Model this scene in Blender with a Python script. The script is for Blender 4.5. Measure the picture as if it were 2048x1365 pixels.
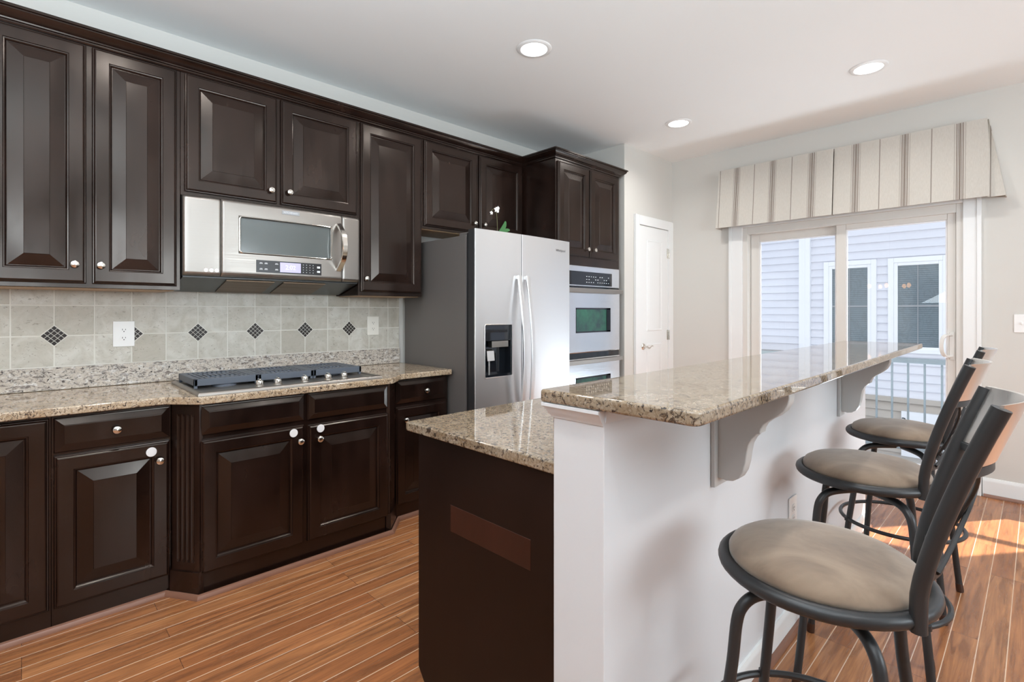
import bpy, bmesh, math, random
from mathutils import Vector, Matrix

for o in list(bpy.data.objects):
    bpy.data.objects.remove(o)
random.seed(7)
SC = bpy.context.scene
COL = SC.collection
PI = math.pi

# ------------------------------------------------------------------ camera
cam_d = bpy.data.cameras.new('camera')
cam_d.sensor_fit = 'HORIZONTAL'
cam_d.sensor_width = 36.0
cam_d.lens = 36.0 * 1016.6 / 2048.0
cam_d.shift_y = -(682.5 - 623.7) / 2048.0
cam_d.clip_start = 0.02
cam = bpy.data.objects.new('camera', cam_d)
COL.objects.link(cam)
cam.location = (0, 0, 1.30)
cam.rotation_euler = (PI / 2, 0, math.atan2(2077.5 - 1024, 1016.6))
SC.camera = cam

# ------------------------------------------------------------------ world, sun, added fill lamps, exposure
w = bpy.data.worlds.new('world')
SC.world = w
w.use_nodes = True
wb = w.node_tree.nodes['Background']
wb.inputs['Color'].default_value = (0.80, 0.88, 1.0, 1)
wb.inputs['Strength'].default_value = 1.25
SC.view_settings.view_transform = 'Standard'
SC.view_settings.look = 'None'
SC.view_settings.exposure = 0.0
SC.view_settings.gamma = 1.0
SC.view_settings.use_curve_mapping = False
SC.cycles.use_denoising = True
SC.cycles.max_bounces = 10
SC.cycles.diffuse_bounces = 6
SC.cycles.glossy_bounces = 5
SC.cycles.transparent_max_bounces = 12
SC.cycles.sample_clamp_indirect = 6.0


def lamp(kind, name, loc, energy, color=(1, 1, 1), aim=None, **kw):
    d = bpy.data.lights.new(name, kind)
    d.energy = energy
    d.color = color
    for k, v in kw.items():
        setattr(d, k, v)
    o = bpy.data.objects.new(name, d)
    COL.objects.link(o)
    o.location = loc
    if aim is not None:
        o.rotation_euler = Vector(aim).to_track_quat('-Z', 'Y').to_euler()
    return o


EL = math.radians(48.6)
sun_dir = Vector((-0.59 * math.cos(EL), -0.81 * math.cos(EL), -math.sin(EL)))
lamp('SUN', 'sun', (3, 9, 8), 16.0, (1.0, 0.93, 0.82), aim=sun_dir, angle=math.radians(0.8))
# added fill lamps standing in for unseen windows; these walls have no openings
lamp('AREA', 'back_fill_lamp', (1.35, -4.85, 1.3), 20, (0.82, 0.93, 1.0), aim=(0, 1, 0.7), shape='RECTANGLE', size=3.4, size_y=1.8)
lamp('AREA', 'side_fill_lamp', (3.2, 2.25, 1.75), 120, (0.82, 0.93, 1.0), aim=(-1, 0.12, 0.55), shape='RECTANGLE', size=2.7, size_y=1.4)

# added fill lamp behind the camera, aimed up to brighten the ceiling
lamp('AREA', 'ceiling_fill_lamp', (-0.1, -0.9, 1.9), 135, (0.80, 0.92, 1.0), aim=(-0.3, 0.35, 1), shape='RECTANGLE', size=1.5, size_y=2.2)
# added fill lamp at deck level, throws light up through the glass door
lamp('AREA', 'deck_fill_lamp', (-1.0, 5.4, -0.03), 62, (0.84, 0.94, 1.0), aim=(0, -0.9, 1), shape='RECTANGLE', size=1.7, size_y=0.7)


# ------------------------------------------------------------------ materials
class NT:
    def __init__(self, name):
        self.m = bpy.data.materials.new(name)
        self.m.use_nodes = True
        self.t = self.m.node_tree
        self.b = self.t.nodes['Principled BSDF']

    def n(self, typ, **kw):
        nd = self.t.nodes.new(typ)
        for k, v in kw.items():
            if k in nd.inputs:
                nd.inputs[k].default_value = v
            else:
                setattr(nd, k, v)
        return nd

    def l(self, a, b):
        self.t.links.new(a, b)

    def coord(self, scale=(1, 1, 1), rot=(0, 0, 0), loc=(0, 0, 0)):
        tc = self.n('ShaderNodeTexCoord')
        mp = self.n('ShaderNodeMapping')
        mp.inputs['Scale'].default_value = scale
        mp.inputs['Rotation'].default_value = rot
        mp.inputs['Location'].default_value = loc
        self.l(tc.outputs['Object'], mp.inputs['Vector'])
        return mp.outputs['Vector']

    def noise(self, vec, scale, detail=3, rough=0.5, dist=0.0):
        nd = self.n('ShaderNodeTexNoise')
        nd.inputs['Scale'].default_value = scale
        nd.inputs['Detail'].default_value = detail
        nd.inputs['Roughness'].default_value = rough
        nd.inputs['Distortion'].default_value = dist
        self.l(vec, nd.inputs['Vector'])
        return nd.outputs['Fac']

    def ramp(self, fac, stops, interp='LINEAR'):
        nd = self.n('ShaderNodeValToRGB')
        nd.color_ramp.interpolation = interp
        e = nd.color_ramp.elements
        while len(e) < len(stops):
            e.new(0.5)
        for i, (p, c) in enumerate(stops):
            e[i].position = p
            e[i].color = (*c, 1) if len(c) == 3 else c
        self.l(fac, nd.inputs['Fac'])
        return nd.outputs['Color']

    def mix(self, fac, a, b, typ='MIX'):
        nd = self.n('ShaderNodeMix', data_type='RGBA', blend_type=typ)
        for s, v in ((0, fac), (6, a), (7, b)):
            if hasattr(v, 'links'):
                self.l(v, nd.inputs[s])
            elif s == 0:
                nd.inputs[0].default_value = v
            else:
                nd.inputs[s].default_value = (*v, 1)
        return nd.outputs[2]

    def bump(self, h, strength=0.2, dist=0.002):
        nd = self.n('ShaderNodeBump')
        nd.inputs['Strength'].default_value = strength
        nd.inputs['Distance'].default_value = dist
        self.l(h, nd.inputs['Height'])
        self.l(nd.outputs['Normal'], self.b.inputs['Normal'])

    def set(self, **kw):
        for k, v in kw.items():
            k = k.replace('_', ' ')
            if hasattr(v, 'links'):
                self.l(v, self.b.inputs[k])
            else:
                self.b.inputs[k].default_value = (*v, 1) if isinstance(v, tuple) and len(v) == 3 else v
        return self


def simple(name, col, rough=0.5, metal=0.0, **kw):
    return NT(name).set(Base_Color=col, Roughness=rough, Metallic=metal, **kw).m


MT = {}


def mk_paint(name, col, rough=0.6, amt=0.04):
    t = NT(name)
    v = t.coord()
    f = t.noise(v, 180, 2)
    g = t.noise(v, 1.2, 2)
    c = t.mix(g, tuple(x * (1 - amt) for x in col), tuple(min(1, x * (1 + amt)) for x in col))
    t.set(Base_Color=c, Roughness=rough)
    t.bump(f, 0.05, 0.0006)
    return t.m


MT['wall'] = mk_paint('wall_paint', (0.635, 0.62, 0.585), 0.65)
MT['knee'] = mk_paint('knee_wall_paint', (0.695, 0.71, 0.735), 0.55, 0.02)
MT['ceiling'] = mk_paint('ceiling_paint', (0.875, 0.90, 0.905), 0.7, 0.02)
MT['trim'] = mk_paint('trim_paint', (0.82, 0.835, 0.835), 0.32, 0.01)
MT['corbel'] = mk_paint('corbel_paint', (0.52, 0.515, 0.505), 0.4, 0.02)


def mk_floor():
    t = NT('oak_strip_floor')
    v = t.coord(rot=(0, 0, PI / 2))
    br = t.n('ShaderNodeTexBrick', offset=0.37, offset_frequency=3, squash=1.0)
    t.l(v, br.inputs['Vector'])
    for k, x in (('Scale', 1.0), ('Mortar Size', 0.0011), ('Mortar Smooth', 0.1), ('Bias', 0.0), ('Brick Width', 1.15), ('Row Height', 0.083)):
        br.inputs[k].default_value = x
    br.inputs['Color1'].default_value = (0, 0, 0, 1)
    br.inputs['Color2'].default_value = (1, 1, 1, 1)
    br.inputs['Mortar'].default_value = (0.5, 0.5, 0.5, 1)
    tone = t.ramp(br.outputs['Color'], [(0.0, (0.36, 0.135, 0.052)), (0.35, (0.44, 0.18, 0.07)), (0.7, (0.51, 0.225, 0.092)), (1.0, (0.41, 0.153, 0.058))])
    # grain runs along the boards
    sep = t.n('ShaderNodeVectorMath', operation='MULTIPLY_ADD')
    t.l(br.outputs['Color'], sep.inputs[0])
    sep.inputs[1].default_value = (3.1, 7.7, 0)
    t.l(t.coord(), sep.inputs[2])
    mp = t.n('ShaderNodeMapping')
    mp.inputs['Scale'].default_value = (38, 2.2, 1)
    t.l(sep.outputs['Vector'], mp.inputs['Vector'])
    g1 = t.noise(mp.outputs['Vector'], 1.0, 5, 0.6, 0.9)
    c = t.mix(t.ramp(g1, [(0.36, (0, 0, 0)), (0.72, (1, 1, 1))]), tone, (0.165, 0.062, 0.026))
    mp2 = t.n('ShaderNodeMapping')
    mp2.inputs['Scale'].default_value = (150, 6, 1)
    t.l(sep.outputs['Vector'], mp2.inputs['Vector'])
    g2 = t.noise(mp2.outputs['Vector'], 1.0, 3, 0.6)
    c = t.mix(t.ramp(g2, [(0.45, (0, 0, 0)), (0.8, (0.55, 0.55, 0.55))]), c, (0.15, 0.06, 0.028))
    # glint along the long seams is painted as fine pale lines, butt joints are dark
    c = t.mix(br.outputs['Fac'], c, (0.10, 0.04, 0.02))
    sx = t.n('ShaderNodeSeparateXYZ')
    t.l(v, sx.inputs[0])
    dv = t.n('ShaderNodeMath', operation='DIVIDE')
    t.l(sx.outputs['Y'], dv.inputs[0])
    dv.inputs[1].default_value = 0.083
    fr = t.n('ShaderNodeMath', operation='FRACT')
    t.l(dv.outputs[0], fr.inputs[0])
    c = t.mix(t.ramp(fr.outputs[0], [(0.0, (0.9, 0.9, 0.9)), (0.018, (0, 0, 0)), (0.982, (0.9, 0.9, 0.9))], 'CONSTANT'), c, (0.78, 0.58, 0.42))
    t.set(Base_Color=c, Roughness=t.ramp(g1, [(0.3, (0.2, 0.2, 0.2)), (0.8, (0.34, 0.34, 0.34))]), Specular_IOR_Level=0.5)
    t.bump(g2, 0.05, 0.0006)
    return t.m


MT['floor'] = mk_floor()


def mk_espresso(name, a=(0.005, 0.0026, 0.0021), b=(0.015, 0.0070, 0.0050), rough=(0.16, 0.3), spec=0.5):
    t = NT(name)
    v = t.coord((14, 14, 1.1))
    g = t.noise(v, 2.2, 4, 0.6, 0.4)
    bl = t.noise(t.coord((1, 1, 0.45)), 7.0, 3)
    c = t.mix(g, a, b)
    c = t.mix(t.ramp(bl, [(0.35, (0, 0, 0)), (0.75, (0.6, 0.6, 0.6))]), c, tuple(x * 1.9 for x in b))
    r = t.ramp(bl, [(0.3, (rough[0],) * 3), (0.75, (rough[1],) * 3)])
    t.set(Base_Color=c, Roughness=r, Specular_IOR_Level=spec, Specular_Tint=(1.0, 0.90, 0.82))
    return t.m


MT['wood'] = mk_espresso('espresso_stained_cherry')
MT['panel_wood'] = mk_espresso('espresso_end_panel', (0.004, 0.0018, 0.0014), (0.009, 0.0038, 0.0029), (0.38, 0.5), 0.3)
MT['plate_wood'] = mk_espresso('reddish_stained_plate', (0.018, 0.0055, 0.0035), (0.036, 0.011, 0.0068), (0.38, 0.48), 0.35)
MT['shoe'] = simple('shoe_moulding_stain', (0.24, 0.115, 0.075), 0.35)
MT['cab_inside'] = simple('maple_cabinet_underside', (0.42, 0.27, 0.15), 0.5)


def mk_granite(name='polished_speckled_granite', rough=0.035, pale=0.0, spec=0.85, k=1.0):
    t = NT(name)
    v = t.coord()
    n1 = t.noise(v, 11, 4, 0.6, 0.5)
    n2 = t.noise(v, 95, 4, 0.65, 0.8)
    n3 = t.noise(t.coord((1, 1.25, 1), loc=(3, 5, 1)), 58, 3, 0.6, 1.2)
    vo = t.n('ShaderNodeTexVoronoi', feature='F1')
    vo.inputs['Scale'].default_value = 190
    t.l(v, vo.inputs['Vector'])
    base = t.ramp(n1, [(0.3, (0.37, 0.275, 0.18)), (0.5, (0.45, 0.36, 0.26)), (0.7, (0.53, 0.455, 0.36))])
    c = t.mix(t.ramp(n2, [(0.46, (0, 0, 0)), (0.64, (0.8, 0.8, 0.8))]), base, (0.25, 0.17, 0.10))
    c = t.mix(t.ramp(vo.outputs['Color'], [(0.70, (0, 0, 0)), (0.95, (0.6, 0.6, 0.6))]), c, (0.66, 0.60, 0.52))
    c = t.mix(t.ramp(n3, [(0.555, (0, 0, 0)), (0.63, (0.9, 0.9, 0.9))]), c, (0.065, 0.044, 0.034))
    n4 = t.noise(t.coord(loc=(9, 2, 4)), 95, 3, 0.6, 0.5)
    if pale:
        c = t.mix(pale, c, (0.70, 0.68, 0.65))
        st = t.noise(t.coord((1, 0.55, 1.5), rot=(0.5, 0, 0)), 62, 4, 0.65, 0.8)
        c = t.mix(t.ramp(st, [(0.52, (0, 0, 0)), (0.60, (0.85, 0.85, 0.85))]), c, (0.13, 0.105, 0.095))
        st2 = t.noise(t.coord((1, 0.7, 1.3), rot=(0.5, 0, 0), loc=(4, 4, 1)), 40, 3, 0.6, 0.8)
        c = t.mix(t.ramp(st2, [(0.56, (0, 0, 0)), (0.66, (0.7, 0.7, 0.7))]), c, (0.74, 0.73, 0.71))
    if k != 1.0:
        c = t.mix(1.0, c, (k, k * 0.97, k * 0.93), 'MULTIPLY')
    c = t.mix(t.ramp(n4, [(0.60, (0, 0, 0)), (0.66, (1, 1, 1))]), c, (0.035, 0.027, 0.025))
    t.set(Base_Color=c, Roughness=rough, Specular_IOR_Level=spec)
    return t.m


MT['granite'] = mk_granite(k=1.12)
MT['granite_island'] = mk_granite('tan_speckled_granite', k=0.68)
MT['granite_wall'] = mk_granite('pale_speckled_granite', 0.3, 0.45, 0.4)


def mk_steel(name, col=(0.66, 0.645, 0.625), rough=0.33, sc=(2, 2, 260), amt=0.05):
    t = NT(name)
    g = t.noise(t.coord(sc), 1.0, 3, 0.6)
    lo, hi = rough - 0.05, rough + 0.07
    t.set(Base_Color=col, Metallic=1.0, Roughness=t.ramp(g, [(0.3, (lo,) * 3), (0.7, (hi,) * 3)]))
    t.bump(g, amt, 0.0004)
    return t.m


MT['steel'] = mk_steel('brushed_stainless_steel', (0.345, 0.32, 0.295), 0.38)
MT['fridge_steel'] = simple('fridge_stainless_steel', (0.78, 0.78, 0.785), 0.38, 1.0)
_t = MT['fridge_steel'].node_tree
_tg = _t.nodes.new('ShaderNodeTangent')
_tg.direction_type = 'RADIAL'
_tg.axis = 'Z'
_t.links.new(_tg.outputs[0], _t.nodes['Principled BSDF'].inputs['Tangent'])
_t.nodes['Principled BSDF'].inputs['Anisotropic'].default_value = 0.55
_t.nodes['Principled BSDF'].inputs['Anisotropic Rotation'].default_value = 0.25
MT['oven_steel'] = mk_steel('oven_stainless_steel', (0.72, 0.74, 0.77), 0.2)
MT['chrome'] = simple('satin_nickel', (0.78, 0.75, 0.70), 0.16, 1.0)
MT['fridge_side'] = simple('grey_fridge_side', (0.135, 0.124, 0.117), 0.42)
MT['gasket'] = simple('dark_grey_door_edge', (0.03, 0.03, 0.032), 0.5)
MT['dark'] = simple('black_plastic', (0.012, 0.012, 0.014), 0.3)
MT['blackglass'] = simple('black_glass', (0.01, 0.012, 0.016), 0.05, Specular_IOR_Level=0.6)
MT['mw_glass'] = simple('smoked_microwave_glass', (0.10, 0.115, 0.115), 0.12, Specular_IOR_Level=0.9)
MT['hood'] = simple('dark_grey_enamel', (0.022, 0.024, 0.025), 0.3)
MT['filter'] = mk_steel('grease_filter_mesh', (0.16, 0.11, 0.075), 0.4)
MT['iron'] = simple('cast_iron_blue_grey', (0.085, 0.10, 0.128), 0.45)
MT['white'] = simple('white_plastic', (0.86, 0.86, 0.85), 0.35)
MT['whitelock'] = simple('glossy_white_plastic', (0.88, 0.88, 0.90), 0.2)
MT['ivory'] = simple('ivory_plastic', (0.80, 0.77, 0.70), 0.4)
MT['slot'] = simple('dark_slot', (0.02, 0.02, 0.02), 0.6)
MT['grey'] = simple('grey_print', (0.35, 0.36, 0.38), 0.5)
MT['print'] = simple('pale_print', (0.7, 0.72, 0.74), 0.5)
MT['logo'] = simple('grey_logo', (0.18, 0.18, 0.19), 0.4, 0.5)
MT['lcd'] = simple('lilac_display', (0.42, 0.40, 0.62), 0.3, Emission_Color=(0.5, 0.47, 0.78), Emission_Strength=0.35)
MT['digits'] = simple('pale_digits', (0.75, 0.76, 0.9), 0.4, Emission_Color=(0.75, 0.76, 0.95), Emission_Strength=0.5)
MT['stool_metal'] = simple('matte_gunmetal', (0.035, 0.036, 0.038), 0.38, 0.35)
MT['plate'] = mk_steel('satin_silver_plate', (0.80, 0.78, 0.76), 0.32, (200, 2, 2))
MT['bronze'] = simple('bronze_foot_cap', (0.05, 0.02, 0.012), 0.35)
MT['leaf'] = simple('orchid_leaf', (0.04, 0.16, 0.045), 0.35)
MT['petal'] = simple('white_petal', (0.88, 0.86, 0.84), 0.6)
MT['stem'] = simple('orchid_stem', (0.10, 0.10, 0.04), 0.6)
MT['vinyl'] = simple('warm_white_vinyl', (0.70, 0.68, 0.645), 0.35)
MT['rail_metal'] = simple('galvanised_grey_rail', (0.24, 0.29, 0.33), 0.35, 0.3)
MT['deck'] = simple('grey_deck_boards', (0.40, 0.38, 0.36), 0.7)
MT['ext_white'] = simple('exterior_white_trim', (0.86, 0.87, 0.90), 0.5)
MT['ext_tan'] = simple('tan_lap_siding', (0.50, 0.45, 0.40), 0.7)
MT['sand'] = simple('beige_ledge', (0.62, 0.55, 0.47), 0.8)
MT['siding'] = mk_paint('lilac_white_lap_siding', (0.74, 0.745, 0.80), 0.6, 0.02)
MT['roof'] = simple('grey_shingle', (0.16, 0.16, 0.17), 0.9)
MT['ground'] = simple('asphalt', (0.16, 0.16, 0.16), 0.95)
MT['bulb'] = simple('warm_bulb', (1, 0.7, 0.4), 0.4, Emission_Color=(1.0, 0.48, 0.16), Emission_Strength=14.0)
MT['lens'] = simple('lit_downlight_lens', (1, 1, 1), 0.4, Emission_Color=(1.0, 0.985, 0.96), Emission_Strength=5.0)
MT['bronze_iron'] = simple('dark_chandelier_iron', (0.03, 0.02, 0.015), 0.5)


def mk_oven_glass():
    t = NT('green_mottled_oven_glass')
    g = t.noise(t.coord(), 5, 4, 0.6)
    c = t.mix(t.ramp(g, [(0.35, (0, 0, 0)), (0.65, (1, 1, 1))]), (0.02, 0.045, 0.05), (0.03, 0.15, 0.09))  # glass colour mottled between dark blue and green
    t.set(Base_Color=c, Roughness=0.1, Specular_IOR_Level=0.6)
    return t.m


MT['oven_glass'] = mk_oven_glass()


def mk_tile():
    t = NT('tumbled_stone_tile')
    geo = t.n('ShaderNodeObjectInfo')
    v = t.coord(loc=(0, -0.1155, -1.028))
    dv = t.n('ShaderNodeVectorMath', operation='DIVIDE')
    t.l(v, dv.inputs[0])
    dv.inputs[1].default_value = (1, 0.1538, 0.152)
    fl = t.n('ShaderNodeVectorMath', operation='FLOOR')
    t.l(dv.outputs[0], fl.inputs[0])
    wn = t.n('ShaderNodeTexWhiteNoise', noise_dimensions='2D')
    sw = t.n('ShaderNodeSeparateXYZ')
    cb = t.n('ShaderNodeCombineXYZ')
    t.l(fl.outputs[0], sw.inputs[0])
    t.l(sw.outputs['Y'], cb.inputs['X'])
    t.l(sw.outputs['Z'], cb.inputs['Y'])
    t.l(cb.outputs[0], wn.inputs['Vector'])
    base = t.ramp(wn.outputs['Value'], [(0.0, (0.47, 0.435, 0.37)), (0.4, (0.565, 0.54, 0.48)), (1.0, (0.63, 0.61, 0.555))])
    n1 = t.noise(v, 14, 4, 0.6, 0.6)
    c = t.mix(t.ramp(n1, [(0.35, (0, 0, 0)), (0.75, (0.8, 0.8, 0.8))]), base, (0.39, 0.355, 0.285))
    n2 = t.noise(t.coord((1, 1, 1.5)), 60, 4, 0.7, 0.8)
    c = t.mix(t.ramp(n2, [(0.60, (0, 0, 0)), (0.68, (0.8, 0.8, 0.8))]), c, (0.23, 0.20, 0.16))
    t.set(Base_Color=c, Roughness=0.45)
    t.bump(n1, 0.15, 0.002)
    return t.m


MT['tile'] = mk_tile()
MT['grout'] = simple('pale_grout', (0.68, 0.66, 0.60), 0.85)


def mk_mosaic():
    t = NT('dark_marble_mosaic')
    n = t.noise(t.coord(), 130, 3, 0.6, 1.0)
    c = t.ramp(n, [(0.3, (0.012, 0.009, 0.008)), (0.6, (0.03, 0.021, 0.018)), (0.75, (0.10, 0.08, 0.07))])
    t.set(Base_Color=c, Roughness=0.35, Specular_IOR_Level=0.3)
    return t.m


MT['mosaic'] = mk_mosaic()


def mk_suede():
    t = NT('tan_microsuede')
    n = t.noise(t.coord(), 7, 4, 0.6, 0.6)
    c = t.ramp(n, [(0.3, (0.130, 0.088, 0.061)), (0.5, (0.205, 0.146, 0.102)), (0.7, (0.28, 0.207, 0.147))])
    f = t.noise(t.coord(), 420, 2)
    t.set(Base_Color=c, Roughness=0.95, Sheen_Weight=0.35, Sheen_Roughness=0.5)
    t.bump(f, 0.12, 0.001)
    return t.m


MT['suede'] = mk_suede()


def mk_valance():
    # woven linen: a band of five threads every 0.312 m and a single thread midway, laid out along the cloth
    t = NT('striped_linen')
    tc = t.n('ShaderNodeTexCoord')
    sx = t.n('ShaderNodeSeparateXYZ')
    t.l(tc.outputs['Object'], sx.inputs[0])
    a = t.n('ShaderNodeMath', operation='ADD')
    t.l(sx.outputs['X'], a.inputs[0])
    a.inputs[1].default_value = 0.156 + 1.947 - 1.17 + 0.312
    d = t.n('ShaderNodeMath', operation='DIVIDE')
    t.l(a.outputs[0], d.inputs[0])
    d.inputs[1].default_value = 0.312
    fr = t.n('ShaderNodeMath', operation='FRACT')
    t.l(d.outputs[0], fr.inputs[0])
    W, K, G = (0, 0, 0), (1, 1, 1), (0.35, 0.35, 0.35)
    st = [(0.0, (0.8,) * 3), (0.010, W)]
    for cpos, hw, v in ((0.405, 0.010, G), (0.443, 0.007, K), (0.468, 0.006, K), (0.50, 0.014, K), (0.532, 0.006, K), (0.557, 0.007, K), (0.595, 0.010, G)):
        st += [(cpos - hw, v), (cpos + hw, W)]
    st += [(0.990, (0.8,) * 3)]
    f = t.ramp(fr.outputs[0], st, 'CONSTANT')
    wv = t.noise(t.coord((260, 260, 30)), 1, 2)
    lin = t.mix(wv, (0.52, 0.485, 0.435), (0.63, 0.60, 0.55))
    c = t.mix(f, lin, (0.20, 0.16, 0.135))
    t.set(Base_Color=c, Roughness=0.9)
    t.bump(wv, 0.15, 0.001)
    return t.m


MT['linen'] = mk_valance()


def mk_pane(name, tint=(0.97, 0.985, 1.0), f0=0.05):
    m = bpy.data.materials.new(name)
    m.use_nodes = True
    t = m.node_tree
    t.nodes.remove(t.nodes['Principled BSDF'])
    out = t.nodes['Material Output']
    tr = t.nodes.new('ShaderNodeBsdfTransparent')
    tr.inputs['Color'].default_value = (*tint, 1)
    gl = t.nodes.new('ShaderNodeBsdfGlossy')
    gl.inputs['Roughness'].default_value = 0.0
    fz = t.nodes.new('ShaderNodeFresnel')
    fz.inputs['IOR'].default_value = 1.45
    mx = t.nodes.new('ShaderNodeMixShader')
    # reflect only where light enters the pane, so it stays clear at oblique angles
    ge = t.nodes.new('ShaderNodeNewGeometry')
    inv = t.nodes.new('ShaderNodeMath')
    inv.operation = 'SUBTRACT'
    inv.inputs[0].default_value = 1.0
    t.links.new(ge.outputs['Backfacing'], inv.inputs[1])
    mu = t.nodes.new('ShaderNodeMath')
    mu.operation = 'MULTIPLY'
    t.links.new(fz.outputs[0], mu.inputs[0])
    t.links.new(inv.outputs[0], mu.inputs[1])
    t.links.new(mu.outputs[0], mx.inputs[0])
    t.links.new(tr.outputs[0], mx.inputs[1])
    t.links.new(gl.outputs[0], mx.inputs[2])
    t.links.new(mx.outputs[0], out.inputs['Surface'])
    return m


MT['pane'] = mk_pane('clear_door_glass')


def mk_blind():
    t = NT('window_blinds_painted_reflections')
    wv = t.n('ShaderNodeTexWave', wave_type='BANDS', bands_direction='Z')
    wv.inputs['Scale'].default_value = 11
    wv.inputs['Distortion'].default_value = 1.2
    wv.inputs['Detail'].default_value = 1.5
    t.l(t.coord(), wv.inputs['Vector'])
    n = t.noise(t.coord((1, 1, 0.6)), 6, 5, 0.7, 1.5)
    c = t.mix(wv.outputs['Fac'], (0.135, 0.175, 0.20), (0.20, 0.245, 0.275))
    c = t.mix(t.ramp(n, [(0.48, (0, 0, 0)), (0.53, (0.3, 0.3, 0.3)), (0.58, (0, 0, 0))]), c, (0.10, 0.115, 0.13))  # bare-tree reflections painted into the pane colour as thin dark streaks
    t.set(Base_Color=c, Roughness=0.12, Specular_IOR_Level=0.4)
    return t.m


MT['blind'] = mk_blind()


# ------------------------------------------------------------------ mesh helpers
class M:
    def __init__(self):
        self.v, self.f, self.mi, self.k = [], [], [], 0

    def add(self, vs, fs):
        b = len(self.v)
        self.v += [tuple(x) for x in vs]
        self.f += [tuple(i + b for i in f) for f in fs]
        self.mi += [self.k] * len(fs)

    def box(self, x0, x1, y0, y1, z0, z1, b=0.0, seg=2, mat=None):
        bm = bmesh.new()
        bmesh.ops.create_cube(bm, size=1)
        for q in bm.verts:
            q.co = Vector(((x0 + x1) / 2 + q.co.x * (x1 - x0), (y0 + y1) / 2 + q.co.y * (y1 - y0), (z0 + z1) / 2 + q.co.z * (z1 - z0)))
        if b > 0:
            b = min(b, 0.45 * min(abs(x1 - x0), abs(y1 - y0), abs(z1 - z0)))
            bmesh.ops.bevel(bm, geom=bm.edges[:], offset=b, segments=seg, affect='EDGES', profile=0.5)
        if mat is not None:
            bm.transform(mat)
        bm.verts.index_update()
        self.add([q.co[:] for q in bm.verts], [[q.index for q in f.verts] for f in bm.faces])
        bm.free()
        return self

    def prism(self, poly, h0, h1, axis='z', b=0.0, seg=2):
        """poly: 2-D outline, extruded along axis (z: xy, y: xz, x: yz)"""
        def P(a, c, h):
            return {'z': (a, c, h), 'y': (a, h, c), 'x': (h, a, c)}[axis]
        bm = bmesh.new()
        lo = [bm.verts.new(P(a, c, h0)) for a, c in poly]
        hi = [bm.verts.new(P(a, c, h1)) for a, c in poly]
        n = len(poly)
        bm.faces.new(lo[::-1])
        bm.faces.new(hi)
        for i in range(n):
            bm.faces.new((lo[i], lo[(i + 1) % n], hi[(i + 1) % n], hi[i]))
        bmesh.ops.recalc_face_normals(bm, faces=bm.faces[:])
        if b > 0:
            caps = set(lo) | set(hi)
            es = [e for e in bm.edges if (e.verts[0] in lo) == (e.verts[1] in lo)]
            bmesh.ops.bevel(bm, geom=es, offset=b, segments=seg, affect='EDGES', profile=0.5)
        bm.verts.index_update()
        self.add([q.co[:] for q in bm.verts], [[q.index for q in f.verts] for f in bm.faces])
        bm.free()
        return self

    def loft(self, rings, close=True, cap=True):
        n = len(rings[0])
        vs = [p for r in rings for p in r]
        fs = []
        for i in range(len(rings) - 1):
            for j in range(n if close else n - 1):
                a, b = i * n + j, i * n + (j + 1) % n
                fs.append((a, b, b + n, a + n))
        if cap:
            fs.append(tuple(range(n))[::-1])
            fs.append(tuple((len(rings) - 1) * n + j for j in range(n)))
        self.add(vs, fs)
        return self

    def lathe(self, prof, c=(0, 0, 0), axis='z', n=24):
        rings = []
        for r, h in prof:
            r = max(r, 1e-5)
            ring = []
            for j in range(n):
                a = 2 * PI * j / n
                ca, sa = r * math.cos(a), r * math.sin(a)
                p = {'z': (ca, sa, h), 'x': (h, ca, sa), 'y': (ca, h, sa)}[axis]
                ring.append((c[0] + p[0], c[1] + p[1], c[2] + p[2]))
            rings.append(ring)
        return self.loft(rings)

    def tube(self, path, r, n=12, closed=False, flat=None):
        """round tube (r) or flat bar (flat=(half width, half thickness, width direction))"""
        P = [Vector(p) for p in path]
        N = len(P)
        rings = []
        up = None
        for i in range(N):
            if closed:
                t = P[(i + 1) % N] - P[i - 1]
            else:
                t = P[min(i + 1, N - 1)] - P[max(i - 1, 0)]
            t.normalize()
            if flat:
                u = Vector(flat[2])
                u = (u - t * u.dot(t)).normalized()
                q = t.cross(u)
                a, b = flat[0], flat[1]
                rings.append([P[i] + u * (sx * a) + q * (sy * b) for sx, sy in ((-1, -.6), (-.85, -1), (.85, -1), (1, -.6), (1, .6), (.85, 1), (-.85, 1), (-1, .6))])
                continue
            if up is None:
                up = Vector((0, 0, 1)) if abs(t.z) < 0.9 else Vector((1, 0, 0))
            up = (up - t * up.dot(t)).normalized()
            s = t.cross(up)
            rr = r[i] if isinstance(r, (list, tuple)) else r
            rings.append([P[i] + up * (rr * math.cos(2 * PI * j / n)) + s * (rr * math.sin(2 * PI * j / n)) for j in range(n)])
        if closed:
            rings.append(rings[0])
            return self.loft(rings, cap=False)
        return self.loft(rings)

    def sweep(self, prof, path, closed=False):
        """profile (outward offset, z) swept along an XY polyline with mitred corners; outward = right of travel"""
        N = len(path)
        rings = []
        for i in range(N):
            p = Vector(path[i])
            d0 = (p - Vector(path[i - 1])).normalized() if (i > 0 or closed) else None
            d1 = (Vector(path[(i + 1) % N]) - p).normalized() if (i < N - 1 or closed) else None
            d0 = d0 or d1
            d1 = d1 or d0
            n0, n1 = Vector((d0.y, -d0.x)), Vector((d1.y, -d1.x))
            mN = (n0 + n1)
            mN = mN / max(0.2, mN.dot(n0))
            rings.append([(p.x + mN.x * o, p.y + mN.y * o, z) for o, z in prof])
        if closed:
            rings.append(rings[0])
        return self.loft(rings, cap=not closed)

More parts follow.
